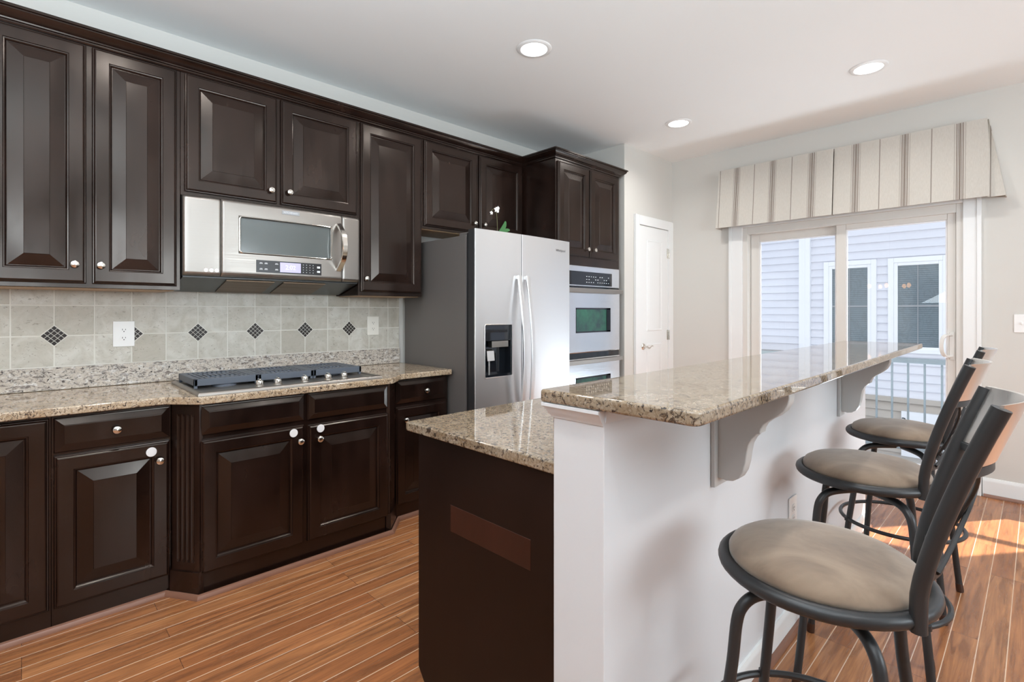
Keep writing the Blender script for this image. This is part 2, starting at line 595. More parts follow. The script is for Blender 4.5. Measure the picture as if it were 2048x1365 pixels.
    def rings_x(self, y0, y1, z0, z1, steps, sgn=1):
        """nested rectangles on a plane facing +x (sgn 1) or -x: steps = (inset, x); both ends capped"""
        rg = []
        for ins, x in steps:
            iy, iz = (ins if isinstance(ins, tuple) else (ins, ins))
            r = [(x, y0 + iy, z0 + iz), (x, y1 - iy, z0 + iz), (x, y1 - iy, z1 - iz), (x, y0 + iy, z1 - iz)]
            rg.append(r)
        return self.loft(rg)

    def door(self, y0, y1, z0, z1, xf, t=0.021, fw=0.060, fl=0.050, sgn=1):
        """raised-panel cabinet door; xf is the face of the frame"""
        s = sgn
        st = [(0.0, xf - s * t), (0.0, xf - s * 0.012), (0.003, xf - s * 0.0085), (0.006, xf - s * 0.008), (0.008, xf - s * 0.004), (0.011, xf - s * 0.001), (0.014, xf),
              (fw, xf), (fw + 0.002, xf - s * 0.004), (fw + 0.006, xf - s * 0.005), (fw + 0.010, xf - s * 0.0100), (fw + 0.012, xf - s * 0.0145),
              (fw + 0.014, xf - s * 0.0145), (fw + 0.014 + fl, xf - s * 0.002), (fw + 0.015 + fl, xf - s * 0.0005)]
        return self.rings_x(y0, y1, z0, z1, st)

    def drawer(self, y0, y1, z0, z1, xf, t=0.021, sgn=1):
        s = sgn
        st = [(0.0, xf - s * t), (0.0, xf - s * 0.014), (0.003, xf - s * 0.011), (0.006, xf - s * 0.0105), (0.030, xf - s * 0.002), (0.032, xf - s * 0.0005), (0.034, xf)]
        return self.rings_x(y0, y1, z0, z1, st)

    def curved(self, ys, zs, xf, thick, skip=()):
        """sheet bent over the y-z plane, front facing +x, with holes (cell indices in skip)"""
        ny, nz = len(ys), len(zs)
        F = [[(xf(y, z), y, z) for z in zs] for y in ys]
        B = [[(xf(y, z) - thick, y, z) for z in zs] for y in ys]
        vs = [F[i][j] for i in range(ny) for j in range(nz)] + [B[i][j] for i in range(ny) for j in range(nz)]
        o = ny * nz
        fs = []
        cells = {(i, j) for i in range(ny - 1) for j in range(nz - 1)} - set(skip)
        for i, j in cells:
            a, b, c, d = i * nz + j, (i + 1) * nz + j, (i + 1) * nz + j + 1, i * nz + j + 1
            fs.append((a, b, c, d))
            fs.append((a + o, d + o, c + o, b + o))
            for (di, dj), (p, q) in (((-1, 0), (d, a)), ((1, 0), (b, c)), ((0, -1), (a, b)), ((0, 1), (c, d))):
                if (i + di, j + dj) not in cells:
                    fs.append((q, p, p + o, q + o))
        self.add(vs, fs)
        return self


ORIG = {}


def mesh_obj(name, m, mats, origin=(0, 0, 0), smooth=35):
    me = bpy.data.meshes.new(name)
    ox, oy, oz = origin
    me.from_pydata([(x - ox, y - oy, z - oz) for x, y, z in m.v], [], m.f)
    bm = bmesh.new()
    bm.from_mesh(me)
    bmesh.ops.recalc_face_normals(bm, faces=bm.faces[:])
    bm.to_mesh(me)
    bm.free()
    mats = mats if isinstance(mats, (list, tuple)) else [mats]
    for x in mats:
        me.materials.append(MT[x])
    if len(mats) > 1:
        for p, i in zip(me.polygons, m.mi):
            p.material_index = i
    if smooth:
        me.shade_smooth()
        me.set_sharp_from_angle(angle=math.radians(smooth))
    o = bpy.data.objects.new(name, me)
    COL.objects.link(o)
    if smooth > 10:
        wn = o.modifiers.new('normals', 'WEIGHTED_NORMAL')
        wn.keep_sharp = True
        wn.weight = 80
    return o


ISL_P, ISL_R = Vector((-0.69, 0.97, 0)), 0.012


def place(o, origin, island):
    if island:
        v = Matrix.Rotation(ISL_R, 3, 'Z') @ (Vector(origin) - ISL_P) + ISL_P
        o.location = v
        o.rotation_euler = (0, 0, ISL_R)
    else:
        o.location = origin


def tagit(o, label, cat, group=None):
    o['label'] = label
    o['category'] = cat
    if group:
        o['group'] = group


def thing(name, label, cat, origin=(0, 0, 0), group=None, island=False):
    e = bpy.data.objects.new(name, None)
    e.empty_display_size = 0.05
    COL.objects.link(e)
    place(e, origin, island)
    tagit(e, label, cat, group)
    ORIG[e.name] = origin
    return e


def part(name, m, mat, parent, smooth=35, label=None):
    og = ORIG[parent.name]
    o = mesh_obj(name, m, mat, og, smooth)
    o.parent = parent
    ORIG[o.name] = og
    if label:
        o['label'] = label
    return o


def single(name, m, mat, label, cat, origin=(0, 0, 0), group=None, island=False, smooth=35):
    o = mesh_obj(name, m, mat, origin, smooth)
    place(o, origin, island)
    tagit(o, label, cat, group)
    ORIG[o.name] = origin
    return o


def struct(name, m, mat, smooth=35, island=False):
    o = mesh_obj(name, m, mat, tuple(ISL_P) if island else (0, 0, 0), smooth)
    place(o, tuple(ISL_P) if island else (0, 0, 0), island)
    o['kind'] = 'structure'
    ORIG[o.name] = tuple(ISL_P) if island else (0, 0, 0)
    return o


def text(name, body, size, loc, rot, mat, parent, ext=0.0004, align='CENTER'):
    c = bpy.data.curves.new(name, 'FONT')
    c.body = body
    c.size = size
    c.extrude = ext
    c.align_x = align
    c.align_y = 'CENTER'
    c.materials.append(MT[mat])
    o = bpy.data.objects.new(name, c)
    COL.objects.link(o)
    dg = bpy.context.evaluated_depsgraph_get()
    me = bpy.data.meshes.new_from_object(o.evaluated_get(dg))
    bpy.data.objects.remove(o)
    o = bpy.data.objects.new(name, me)
    COL.objects.link(o)
    og = ORIG[parent.name]
    o.location = (loc[0] - og[0], loc[1] - og[1], loc[2] - og[2])
    o.rotation_euler = rot
    o.parent = parent
    return o


FACE_X = (PI / 2, 0, PI / 2)     # text read by someone looking along -x


def arc(cx, cy, r, a0, a1, n):
    return [(cx + r * math.cos(a0 + (a1 - a0) * i / n), cy + r * math.sin(a0 + (a1 - a0) * i / n)) for i in range(n + 1)]


def knob_mesh(x, y, z, sgn=1, r=0.0165):
    m = M()
    prof = [(0.0001, 0), (0.0075, 0), (0.0065, 0.004), (0.006, 0.010), (0.0095, 0.0135), (r, 0.018), (r * 1.02, 0.021), (r * 0.92, 0.025), (r * 0.6, 0.0275), (0.0001, 0.0285)]
    m.lathe([(a, h * sgn) for a, h in prof], (x, y, z), 'x', 20)
    # swirl ribs on the face
    for k in (-1, 0, 1):
        pts = []
        for i in range(7):
            u = -0.75 + 1.5 * i / 6
            pts.append((x + sgn * (0.0272 - 0.006 * u * u), y + k * r * 0.42 + 0.003 * math.sin(u * 2.2), z + u * r * (0.95 if k == 0 else 0.8)))
        m.tube(pts, 0.0011, 6)
    return m


# ------------------------------------------------------------------ room shell
XW, YF, ZC = -3.37, 4.885, 2.855          # left wall, far wall, ceiling
XD, YR = -2.66, 4.01                       # pantry-door wall and its return
XR, YB = 3.45, -5.0

m = M(); m.box(XW - 0.2, XR + 0.2, YB - 0.2, YF + 0.15, -0.12, 0)
struct('floor', m, 'floor', 0)

# ceiling with round openings for the cans is kept whole; cans sit on it as shallow trims
m = M(); m.box(XW - 0.2, XR + 0.2, YB - 0.2, YF + 0.2, ZC, ZC + 0.15)
struct('ceiling', m, 'ceiling', 0)

m = M(); m.box(XW - 0.15, XW, YB, YR, 0, ZC)
struct('wall_left', m, 'wall', 0)
m = M(); m.box(XW - 0.15, XD, YR, YF + 0.15, 0, ZC)
struct('wall_pantry', m, 'wall', 0)
# far wall with openings: sliding door (-1.93..-0.37, 0..2.07) and a window right of the frame (0.176..0.767)
m = M()
SX0, SX1, SZ = -1.937, -0.375, 2.085
WX0, WX1, WZ0, WZ1 = 0.176, 0.767, 0.60, 2.15
m.box(XD, SX0, YF, YF + 0.15, 0, ZC)
m.box(SX0, SX1, YF, YF + 0.15, SZ, ZC)
m.box(SX1, WX0, YF, YF + 0.15, 0, ZC)
m.box(WX0, WX1, YF, YF + 0.15, 0, WZ0)
m.box(WX0, WX1, YF, YF + 0.15, WZ1, ZC)
m.box(WX1, 1.1, YF, YF + 0.15, 0, ZC)
m.box(1.1, 2.3, YF, YF + 0.15, 0, WZ0)
m.box(1.1, 2.3, YF, YF + 0.15, WZ1, ZC)
m.box(2.3, XR + 0.15, YF, YF + 0.15, 0, ZC)
struct('wall_far', m, 'wall', 0)
m = M(); m.box(XR, XR + 0.15, YB, YF, 0, ZC)
struct('wall_right', m, 'wall', 0)
m = M(); m.box(XW, XR, YB - 0.15, YB, 0, ZC)
struct('wall_back', m, 'wall', 0)


def window_unit(name, x0, x1, z0, z1):
    m = M()
    c = 0.085
    for a, b, e, f in ((x0 - c, x0, z0 - c, z1 + c), (x1, x1 + c, z0 - c, z1 + c), (x0, x1, z1, z1 + c), (x0, x1, z0 - c, z0)):
        m.box(a, b, YF - 0.018, YF - 0.0005, e, f, 0.004)
    fo = struct(name, m, 'trim')
    m = M()
    s = 0.03
    zm = (z0 + z1) / 2
    m.box(x0, x0 + s, YF + 0.05, YF + 0.10, z0, z1)
    m.box(x1 - s, x1, YF + 0.05, YF + 0.10, z0, z1)
    m.box(x0 + s, x1 - s, YF + 0.05, YF + 0.10, z0, z0 + s)
    m.box(x0 + s, x1 - s, YF + 0.05, YF + 0.10, z1 - s, z1)
    m.box(x0 + s, x1 - s, YF + 0.05, YF + 0.10, zm - 0.02, zm + 0.02)
    part('window_sash', m, 'trim', fo)
    m = M(); m.box(x0 + s, x1 - s, YF + 0.072, YF + 0.076, z0 + s, z1 - s)
    part('window_pane', m, 'pane', fo, 0)


window_unit('window_1', WX0, WX1, WZ0, WZ1)
window_unit('added_window', 1.1, 2.3, WZ0, WZ1)  # unseen window, added so more sun bounces inside the room

# baseboards, with the stained quarter-round at their foot
bb = [(0, 0), (0.014, 0), (0.014, 0.105), (0.010, 0.118), (0.007, 0.130), (0, 0.132)]
qr = [(0.0145, 0), (0.032, 0), (0.031, 0.010), (0.026, 0.018), (0.0145, 0.021)]
m = M(); m.sweep(bb, [(-0.275, YF - 0.0003), (XR, YF - 0.0003)])
struct('baseboard_far', m, 'trim')
m = M(); m.sweep(bb, [(XD + 0.02, YF - 0.0003), (-2.06, YF - 0.0003)])
struct('baseboard_far_left', m, 'trim')
m = M(); m.sweep(bb, [(XD + 0.0003, YR), (XD + 0.0003, 4.163)])
struct('baseboard_pantry', m, 'trim')
m = M(); m.sweep(qr, [(-0.27, YF), (XR, YF)])
struct('trim_1', m, 'shoe')
m = M(); m.box(XR - 0.014, XR, YB, YF, 0, 0.132)
struct('baseboard_right', m, 'trim')

# ------------------------------------------------------------------ pantry door
m = M()
cz = 2.226
cas = [(0, 0), (0.018, 0), (0.018, 0.078), (0, 0.078)]
for a, b, e, f in ((4.165, 4.243, 0, cz), (4.786, YF - 0.001, 0, cz), (4.243, 4.786, 2.135, cz)):
    m.box(XD + 0.0005, XD + 0.020, a, b, e, f, 0.004)
m.box(XD + 0.020, XD + 0.026, 4.165, 4.185, 0, cz, 0.002)
d1 = struct('door_1', m, 'trim')
m = M()
dx = XD + 0.012
m.box(XD + 0.001, dx, 4.246, 4.783, 0.008, 2.128, 0.002)
for y0, y1, z0, z1 in ((4.375, 4.655, 1.11, 2.0), (4.375, 4.655, 0.20, 0.985)):
    m.rings_x(y0, y1, z0, z1, [(0, dx - 0.004), (0.0, dx + 0.002), (0.008, dx + 0.007), (0.018, dx + 0.003), (0.022, dx + 0.0015), (0.05, dx + 0.005), (0.055, dx + 0.0055)])
lf = part('door_leaf', m, 'trim', d1)
for z in (0.25, 1.062, 1.896):
    m = M()
    m.box(dx, dx + 0.004, 4.757, 4.783, z - 0.05, z + 0.05, 0.001)
    m.lathe([(0.0065, -0.05), (0.0065, 0.05)], (dx + 0.012, 4.786, z), 'z', 12)
    part('hinge', m, 'chrome', d1)
m = M()
m.lathe([(0.0001, 0), (0.031, 0), (0.031, 0.006), (0.026, 0.011), (0.011, 0.013), (0.0105, 0.045), (0.0001, 0.047)], (dx, 4.31, 0.962), 'x', 24)
pts = []
for i in range(15):
    u = i / 14
    pts.append((dx + 0.045, 4.31 + 0.105 * u, 0.962 - 0.004 + 0.010 * math.sin(u * 2 * PI * 0.95 + 2.6)))
m.tube(pts, [0.0095 - 0.0045 * i / 14 for i in range(15)], 10)
part('lever_handle', m, 'chrome', d1)

# ------------------------------------------------------------------ sliding glass door
m = M()
c0, c1 = -2.057, -0.28
cas = lambda a, b, e, f: (m.box(a, b, YF - 0.02, YF - 0.0005, e, f, 0.004))
cas(c0, SX0 + 0.004, 0, 2.19); cas(SX1 - 0.004, c1, 0, 2.19); cas(SX0 + 0.004, SX1 - 0.004, 2.085, 2.19)
m.box(c0, c0 + 0.025, YF - 0.028, YF - 0.019, 0, 2.19, 0.003)
m.box(c1 - 0.025, c1, YF - 0.028, YF - 0.019, 0, 2.19, 0.003)
d2 = struct('door_2', m, 'trim')
m = M()
m.box(SX0, -1.889, YF - 0.004, YF + 0.13, 0, SZ, 0.003)
m.box(-0.417, SX1, YF - 0.004, YF + 0.13, 0, SZ, 0.003)
m.box(-1.889, -0.417, YF - 0.004, YF + 0.13, 2.034, SZ, 0.003)
m.box(-1.889, -0.417, YF + 0.0, YF + 0.13, 0.0, 0.035, 0.003)
m.box(-1.889, -0.417, YF - 0.003, YF + 0.03, 2.020, 2.036, 0.001)
part('door_frame', m, 'vinyl', d2)


def sash(nm, x0, x1, gx0, gx1, y0, y1, gz0, gz1, zt):
    m = M()
    m.box(x0, gx0, y0, y1, 0.036, zt, 0.004)
    m.box(gx1, x1, y0, y1, 0.036, zt, 0.004)
    m.box(gx0, gx1, y0, y1, gz1, zt, 0.003)
    m.box(gx0, gx1, y0, y1, 0.036, gz0, 0.003)
    s = part(nm, m, 'vinyl', d2)
    m = M()
    m.box(gx0 - 0.004, gx1 + 0.004, (y0 + y1) / 2 - 0.003, (y0 + y1) / 2 + 0.003, gz0 - 0.004, gz1 + 0.004)
    part('glass_pane', m, 'pane', s, 0)
    m = M()
    b = 0.010
    for a, c, e, f in ((gx0, gx0 + b, gz0, gz1), (gx1 - b, gx1, gz0, gz1), (gx0 + b, gx1 - b, gz1 - b, gz1), (gx0 + b, gx1 - b, gz0, gz0 + b)):
        m.box(a, c, y0 + 0.008, y0 + 0.02, e, f, 0.002)
    part('glazing_bead', m, 'ext_white', s)
    return s


sash('fixed_panel', -1.887, -1.115, -1.81, -1.19, YF + 0.070, YF + 0.112, 0.13, 1.955, 2.030)
sl = sash('sliding_panel', -1.177, -0.419, -1.106, -0.468, YF + 0.015, YF + 0.060, 0.13, 1.978, 2.030)
m = M()
hx = -0.440
m.box(hx - 0.014, hx + 0.014, YF + 0.009, YF + 0.016, 0.945, 1.150, 0.004)
pts = [(hx - 0.004, YF + 0.010, 1.125), (hx - 0.022, YF - 0.022, 1.130), (hx - 0.045, YF - 0.042, 1.11), (hx - 0.054, YF - 0.050, 1.05), (hx - 0.045, YF - 0.042, 0.99), (hx - 0.022, YF - 0.022, 0.970), (hx - 0.004, YF + 0.010, 0.975)]
from mathutils import geometry as _g
def smooth_path(p, n=6, closed=False):
    P = [Vector(q) for q in p]
    out = []
    N = len(P)
    for i in range(N if closed else N - 1):
        if closed:
            p0, p1, p2, p3 = P[i - 1], P[i], P[(i + 1) % N], P[(i + 2) % N]
        else:
            p0, p1, p2, p3 = P[max(i - 1, 0)], P[i], P[i + 1], P[min(i + 2, N - 1)]
        for k in range(n):
            t = k / n
            out.append(0.5 * ((2 * p1) + (p2 - p0) * t + (2 * p0 - 5 * p1 + 4 * p2 - p3) * t * t + (3 * p1 - p0 - 3 * p2 + p3) * t ** 3))
    if not closed:
        out.append(P[-1])
    return out


m.tube(smooth_path(pts, 5), 0.0, flat=(0.012, 0.005, (1, 0, 0)))
part('pull_handle', m, 'vinyl', d2)

# ------------------------------------------------------------------ valance
val = thing('valance', 'cream linen window valance with brown stripes above the sliding glass door', 'valance', (-1.17, YF, 2.10))


def valance_ring(z, k):
    """plan outline of the skirt at height z; k = 0 top .. 1 hem"""
    y = 4.790 - 0.055 * k
    xl, xr = -2.118 - 0.012 * k, -0.245 + 0.012 * k
    flare = 0.075 * k
    out = [(xl - 0.004, YF - 0.003), (xl - 0.008 * k, 4.83), (xl, y)]
    xs = [xl + (xr - xl) * i / 40 for i in range(1, 40)]
    xs = sorted([x for x in xs if abs(x + 1.166) > 0.02] + [-1.180, -1.170, -1.1668, -1.1652, -1.162, -1.150])
    for x in xs:
        off = {-1.170: 0.004, -1.1668: 0.045, -1.1652: 0.045, -1.162: 0.004}.get(x, 0.0)
        out.append((x, y + off - 0.004 * k * math.sin(x * 9)))
    out += [(xr, y), (xr - 0.004 - 0.012 * k, y + 0.030), (xr - 0.001 + 0.014 * k, y + 0.048), (xr + 0.004 + flare, y + 0.036 + 0.012 * k), (xr + 0.006 + flare, YF - 0.003)]
    return [(a, b, z) for a, b in out]


m = M()
rg = [valance_ring(2.638 - (2.638 - 2.088) * k / 6, k / 6) for k in range(7)]
n = len(rg[0])
vs = [p for r in rg for p in r]
inner = []
for r in rg:
    cx, cy = -1.17, YF + 0.02
    inner += [(x * 1.0 + (0.004 if x < -2.1 else (-0.003 if x > -0.245 else 0)), min(y + 0.005, YF - 0.0025), z) for x, y, z in r]
fs = []
o_ = len(vs)
for i in range(len(rg) - 1):
    for j in range(n - 1):
        a = i * n + j
        fs.append((a, a + 1, a + 1 + n, a + n))
        fs.append((a + o_, a + n + o_, a + n + 1 + o_, a + 1 + o_))
L = len(rg) - 1
for j in range(n - 1):
    fs.append((j, j + o_, j + 1 + o_, j + 1))
    b_ = L * n + j
    fs.append((b_, b_ + 1, b_ + 1 + o_, b_ + o_))
m.add(vs + inner, fs)
part('skirt', m, 'linen', val, 50)
m = M()
m.box(-2.110, -0.252, 4.80, YF - 0.003, 2.615, 2.632, 0.002)
part('mounting_board', m, 'linen', val)

# ------------------------------------------------------------------ recessed downlights
DL = [(-2.07, 2.178, 'round recessed ceiling light nearest the cabinets, in front of the microwave'),
      (-2.06, 3.893, 'round recessed ceiling light before the pantry door, smallest in view'),
      (-0.752, 3.879, 'round recessed ceiling light in front of the striped valance'),
      (-0.752, 2.178, None), (-2.07, 0.40, None), (-0.752, 0.40, None), (0.9, 2.178, None), (0.9, 0.3, None), (-1.4, -1.6, None), (0.9, -1.8, None)]
for x, y, lab in DL:
    if lab:
        t = thing('recessed_light', lab, 'ceiling light', (x, y, ZC), 'recessed ceiling lights')
        m = M()
        m.lathe([(0.079, -0.001), (0.079, -0.008), (0.086, -0.0095), (0.100, -0.006), (0.105, -0.001)], (x, y, ZC), 'z', 40)
        part('trim_ring', m, 'trim', t)
        m = M()
        m.lathe([(0.0001, -0.001), (0.0785, -0.001), (0.0785, -0.0035), (0.055, -0.0042), (0.0001, -0.0045)], (x, y, ZC), 'z', 40)
        part('lens', m, 'lens', t)
    lamp('AREA', 'downlight_lamp', (x, y, ZC - 0.02), 7.0, (1.0, 0.975, 0.94), aim=(0, 0, -1), shape='DISK', size=0.14, spread=math.radians(150))

# ------------------------------------------------------------------ upper cabinets
XU = -3.02                                # door face of the wall cabinets
ZU0, ZU1 = 1.405, 2.535
KN = 0


def cab_body(t, y0, y1, z0, z1, xback, xface, ledge=True):
    m = M()
    m.box(xback, xface, y0, y1, z0, z1, 0.0015, 1)
    return part('cabinet_body', m, 'wood', t)


def add_door(t, y0, y1, z0, z1, xf, knob=None, lock=None, label=None, sgn=1):
    m = M().door(y0, y1, z0, z1, xf, sgn=sgn)
    d = part('door', m, 'wood', t, 5, label)
    if knob:
        part('knob', knob_mesh(xf, knob[0], knob[1], sgn), 'chrome', d)
    if lock:
        m = M()
        y, z = lock
        ring = []
        egg = []
        for i in range(20):
            a = 2 * PI * i / 20
            r = 0.021 * (1 + 0.18 * math.sin(a))
            egg.append((y + 0.95 * r * math.cos(a + 0.5), z + r * math.sin(a + 0.5)))
        m.prism(egg, xf, xf + 0.007, 'x', 0.0025)
        part('child_lock', m, 'whitelock', d, 35, 'white plastic child lock')
    return d


g_up = 'wall cabinets'
t = thing('wall_cabinet', 'tall two-door dark brown wall cabinet at the far left, above the outlet', 'cabinet', (XU, 0.22, ZU0), None)
cab_body(t, -0.135, 0.583, ZU0 + 0.004, ZU1 + 0.01, XW + 0.003, XU - 0.022)
add_door(t, -0.118, 0.2135, 1.428, 2.522, XU, (0.172, 1.513))
add_door(t, 0.2345, 0.566, 1.428, 2.522, XU, (0.264, 1.513))
m = M(); m.box(XW + 0.02, XU - 0.045, -0.10, 0.56, ZU0 + 0.0005, ZU0 + 0.0038)
part('underside', m, 'cab_inside', t)

t = thing('wall_cabinet', 'short two-door dark brown wall cabinet directly above the microwave', 'cabinet', (XU, 1.07, 1.905), None)
cab_body(t, 0.5835, 1.5585, 1.898, ZU1 + 0.01, XW + 0.003, XU - 0.022)
add_door(t, 0.600, 1.053, 1.918, 2.522, XU, (1.016, 1.986))
add_door(t, 1.075, 1.545, 1.918, 2.522, XU, (1.117, 1.990))

t = thing('wall_cabinet', 'tall single-door dark brown wall cabinet between microwave and fridge', 'cabinet', (XU, 1.8, ZU0), None)
cab_body(t, 1.559, 2.043, ZU0, ZU1 + 0.01, XW + 0.003, XU - 0.022)
add_door(t, 1.572, 2.031, 1.428, 2.522, XU, (1.600, 1.512))
m = M(); m.box(XW + 0.02, XU - 0.045, 1.575, 2.03, ZU0 - 0.0035, ZU0 - 0.0002)
part('underside', m, 'cab_inside', t)

t = thing('wall_cabinet', 'short two-door dark brown wall cabinet above the fridge, behind the orchid', 'cabinet', (XU, 2.55, 1.89), None)
cab_body(t, 2.0435, 3.0575, 1.893, ZU1 + 0.01, XW + 0.003, XU - 0.022)
add_door(t, 2.058, 2.549, 1.912, 2.522, XU, (2.512, 1.980))
add_door(t, 2.572, 3.045, 1.912, 2.522, XU, (2.612, 1.980))
m = M(); m.box(XW + 0.02, XU - 0.045, 2.06, 3.04, 1.8895, 1.8928)
part('underside', m, 'cab_inside', t)

# crown moulding along the uppers, out along the tower's side and across its front
cr = [(0.0, 2.527), (0.006, 2.527), (0.010, 2.532), (0.010, 2.538), (0.016, 2.541), (0.018, 2.546), (0.030, 2.552), (0.044, 2.562), (0.052, 2.574), (0.052, 2.579), (0.060, 2.581), (0.060, 2.592), (0.0, 2.592)]
XT = -2.65                                 # face of the oven tower doors
pts = [(XU - 0.022, -0.135), (XU - 0.022, 3.0575), (XT - 0.022, 3.0575), (XT - 0.022, 3.94), (XW + 0.01, 3.94)]
m = M(); m.sweep([(o + 0.0008, z) for o, z in cr], pts[:4] + [(XD - 0.3, 3.94)])
single('crown_moulding', m, 'wood', 'dark brown crown moulding running along the tops of the wall cabinets and oven cabinet', 'moulding', (XU, 1.5, 2.527), smooth=25)

# ------------------------------------------------------------------ oven tower
t = thing('oven_cabinet', 'tall dark brown cabinet holding the double oven, right of the fridge', 'cabinet', (XT, 3.5, 0))
m = M()
xb, xf_ = XW + 0.003, XT - 0.022
m.box(xb, xf_, 3.0585, 3.079, 0.0, ZU1 + 0.01, 0.001, 1)
m.box(xb, xf_, 3.918, 3.9395, 0.0, ZU1 + 0.01, 0.001, 1)
m.box(xb, xf_, 3.079, 3.918, 1.685, ZU1 + 0.01, 0.001, 1)
m.box(xb, xf_, 3.079, 3.918, 0.0, 0.33, 0.001, 1)
m.box(xb, xb + 0.02, 3.079, 3.918, 0.33, 1.685, 0.001, 1)
part('cabinet_body', m, 'wood', t)
add_door(t, 3.078, 3.477, 1.760, 2.508, XT, (3.440, 1.826))
add_door(t, 3.492, 3.908, 1.760, 2.508, XT, (3.535, 1.826))
m = M().drawer(3.085, 3.91, 0.12, 0.32, XT)
part('drawer', m, 'wood', t, 5)

ov = thing('double_oven', 'stainless steel built-in double wall oven with green window', 'oven', (XT, 3.5, 0.335))
Y0, Y1 = 3.084, 3.908
m = M(); m.box(XW + 0.05, XT - 0.022, 3.081, 3.916, 0.333, 1.682)
part('oven_body', m, 'dark', ov)
m = M(); m.box(XT - 0.0215, XT + 0.004, Y0, Y1, 1.512, 1.682, 0.004)
cp = part('control_panel', m, 'oven_steel', ov)
m = M(); m.box(XT + 0.003, XT + 0.0065, 3.195, 3.790, 1.522, 1.636, 0.001)
ds = part('display_glass', m, 'blackglass', cp)
m = M()
random.seed(3)
for i in range(11):
    for j in range(3):
        if random.random() < 0.72:
            y = 3.42 + 0.031 * i
            z = 1.545 + 0.024 * j
            m.box(XT + 0.0066, XT + 0.0072, y, y + 0.012, z, z + 0.006)
part('button_print', m, 'print', cp)['kind'] = 'stuff'


def oven_door(z0, z1, wz0, wz1, hz):
    m = M()
    x0, x1 = XT - 0.0215, XT + 0.012
    ys = [Y0, Y0 + 0.01, 3.272, 3.762, Y1 - 0.01, Y1]
    zs = [z0, z0 + 0.008, wz0, wz1, z1 - 0.008, z1]
    m.curved(ys, zs, lambda y, z: x1 - (0.006 if (y in (Y0, Y1) or z in (z0, z1)) else 0), 0.03, skip={(2, 2)})
    d = part('oven_door', m, 'oven_steel', ov)
    m = M()
    m.box(x1 - 0.022, x1 - 0.006, 3.272, 3.762, wz0, wz1)
    part('oven_window', m, 'oven_glass', d, 0)
    m = M()
    b = 0.013
    for a, c, e, f in ((3.272, 3.272 + b, wz0, wz1), (3.762 - 0.055, 3.762, wz0, wz1), (3.272, 3.762, wz1 - b, wz1), (3.272, 3.762, wz0, wz0 + b)):
        m.box(x1 - 0.0065, x1 - 0.002, a, c, e, f)
    part('window_border', m, 'blackglass', d)
    m = M()
    for y in (Y0 + 0.05, Y1 - 0.05):
        m.box(x1 - 0.004, x1 + 0.034, y - 0.012, y + 0.012, hz - 0.010, hz + 0.010, 0.003)
    pts = [(x1 + 0.032 + 0.012 * math.sin(PI * i / 16), Y0 + 0.012 + (Y1 - Y0 - 0.024) * i / 16, hz) for i in range(17)]
    m.tube(pts, 0, flat=(0.017, 0.007, (0, 0, 1)))
    part('oven_handle', m, 'steel', d)


oven_door(0.955, 1.497, 1.122, 1.332, 1.474)
oven_door(0.345, 0.908, 0.54, 0.752, 0.884)
for z0_, z1_ in ((0.910, 0.953), (1.499, 1.510)):
    m = M(); m.box(XT - 0.0215, XT - 0.004, Y0, Y1, z0_, z1_)
    part('vent_strip', m, 'blackglass', ov)

# ------------------------------------------------------------------ microwave
mw = thing('microwave', 'stainless steel over-the-range microwave with bowed front under the wall cabinets', 'microwave', (-3.0, 1.07, 1.45))
MY0, MY1, MZ0, MZ1 = 0.588, 1.553, 1.487, 1.8965
m = M()
m.box(XW + 0.003, -3.035, MY0 + 0.002, MY1 - 0.002, 1.484, MZ1 - 0.001)
m.prism([(XW + 0.003, 1.413), (-3.30, 1.413), (-3.035, 1.478), (-3.035, 1.486), (XW + 0.003, 1.486)], MY0 + 0.004, MY1 - 0.004, 'y')
part('microwave_body', m, 'hood', mw)
m = M()
for y0 in (0.80, 1.10):
    p = [(-3.285, 1.4145), (-3.06, 1.4697), (-3.06, 1.4747), (-3.285, 1.4195)]
    m.prism([(a, b - 0.0025) for a, b in p], y0, y0 + 0.25, 'y')
part('grease_filter', m, 'filter', mw)


def mwx(y, z):
    u = (y - MY0) / (MY1 - MY0) * 2 - 1
    x = -3.005 + 0.034 * (1 - abs(u) ** 2.3)
    e = min(z - MZ0, MZ1 - z)
    if e < 0.02:
        x -= 0.016 * (1 - e / 0.02) ** 2
    return x


zs0 = [MZ0, MZ0 + 0.004, MZ0 + 0.01, MZ0 + 0.02]
zs1 = [MZ1 - 0.02, MZ1 - 0.01, MZ1 - 0.004, MZ1]
zz = zs0 + [1.60, 1.75] + zs1
lin = lambda a, b, n: [a + (b - a) * i / n for i in range(n + 1)]


def edge_round(y0, y1, w=0.012):
    def f(y, z):
        e = min(y - y0, y1 - y)
        return mwx(y, z) - (0.008 * (1 - e / w) ** 2 if e < w else 0)
    return f


m = M(); m.curved([MY0, MY0 + .003, MY0 + .007, MY0 + .012] + lin(MY0 + .03, 0.745, 5) + [0.748, 0.752, 0.755], zz, edge_round(MY0, 0.755), 0.03)
lp = part('side_panel', m, 'steel', mw)
m = M()
for k in range(3):
    m.lathe([(0.0085, 0), (0.0085, 0.0025), (0.006, 0.0025), (0.006, 0.001), (0.0035, 0.001), (0.0035, 0.0025), (0.0001, 0.0028)], (mwx(0.69, 1.515) + 0.0002 + 0.002 * k, 0.686 + 0.0245 * k, 1.515), 'x', 16)
part('vent_button', m, 'chrome', lp)
m = M(); m.curved([1.431, 1.434, 1.438, 1.443] + lin(1.46, MY1 - .03, 4) + [MY1 - .012, MY1 - .007, MY1 - .003, MY1], zz, edge_round(1.431, MY1), 0.03)
part('side_panel', m, 'steel', mw)
wy0, wy1, wz0, wz1 = 0.845, 1.352, 1.620, 1.808
py0, py1, pz0, pz1 = 0.925, 1.288, 1.517, 1.583
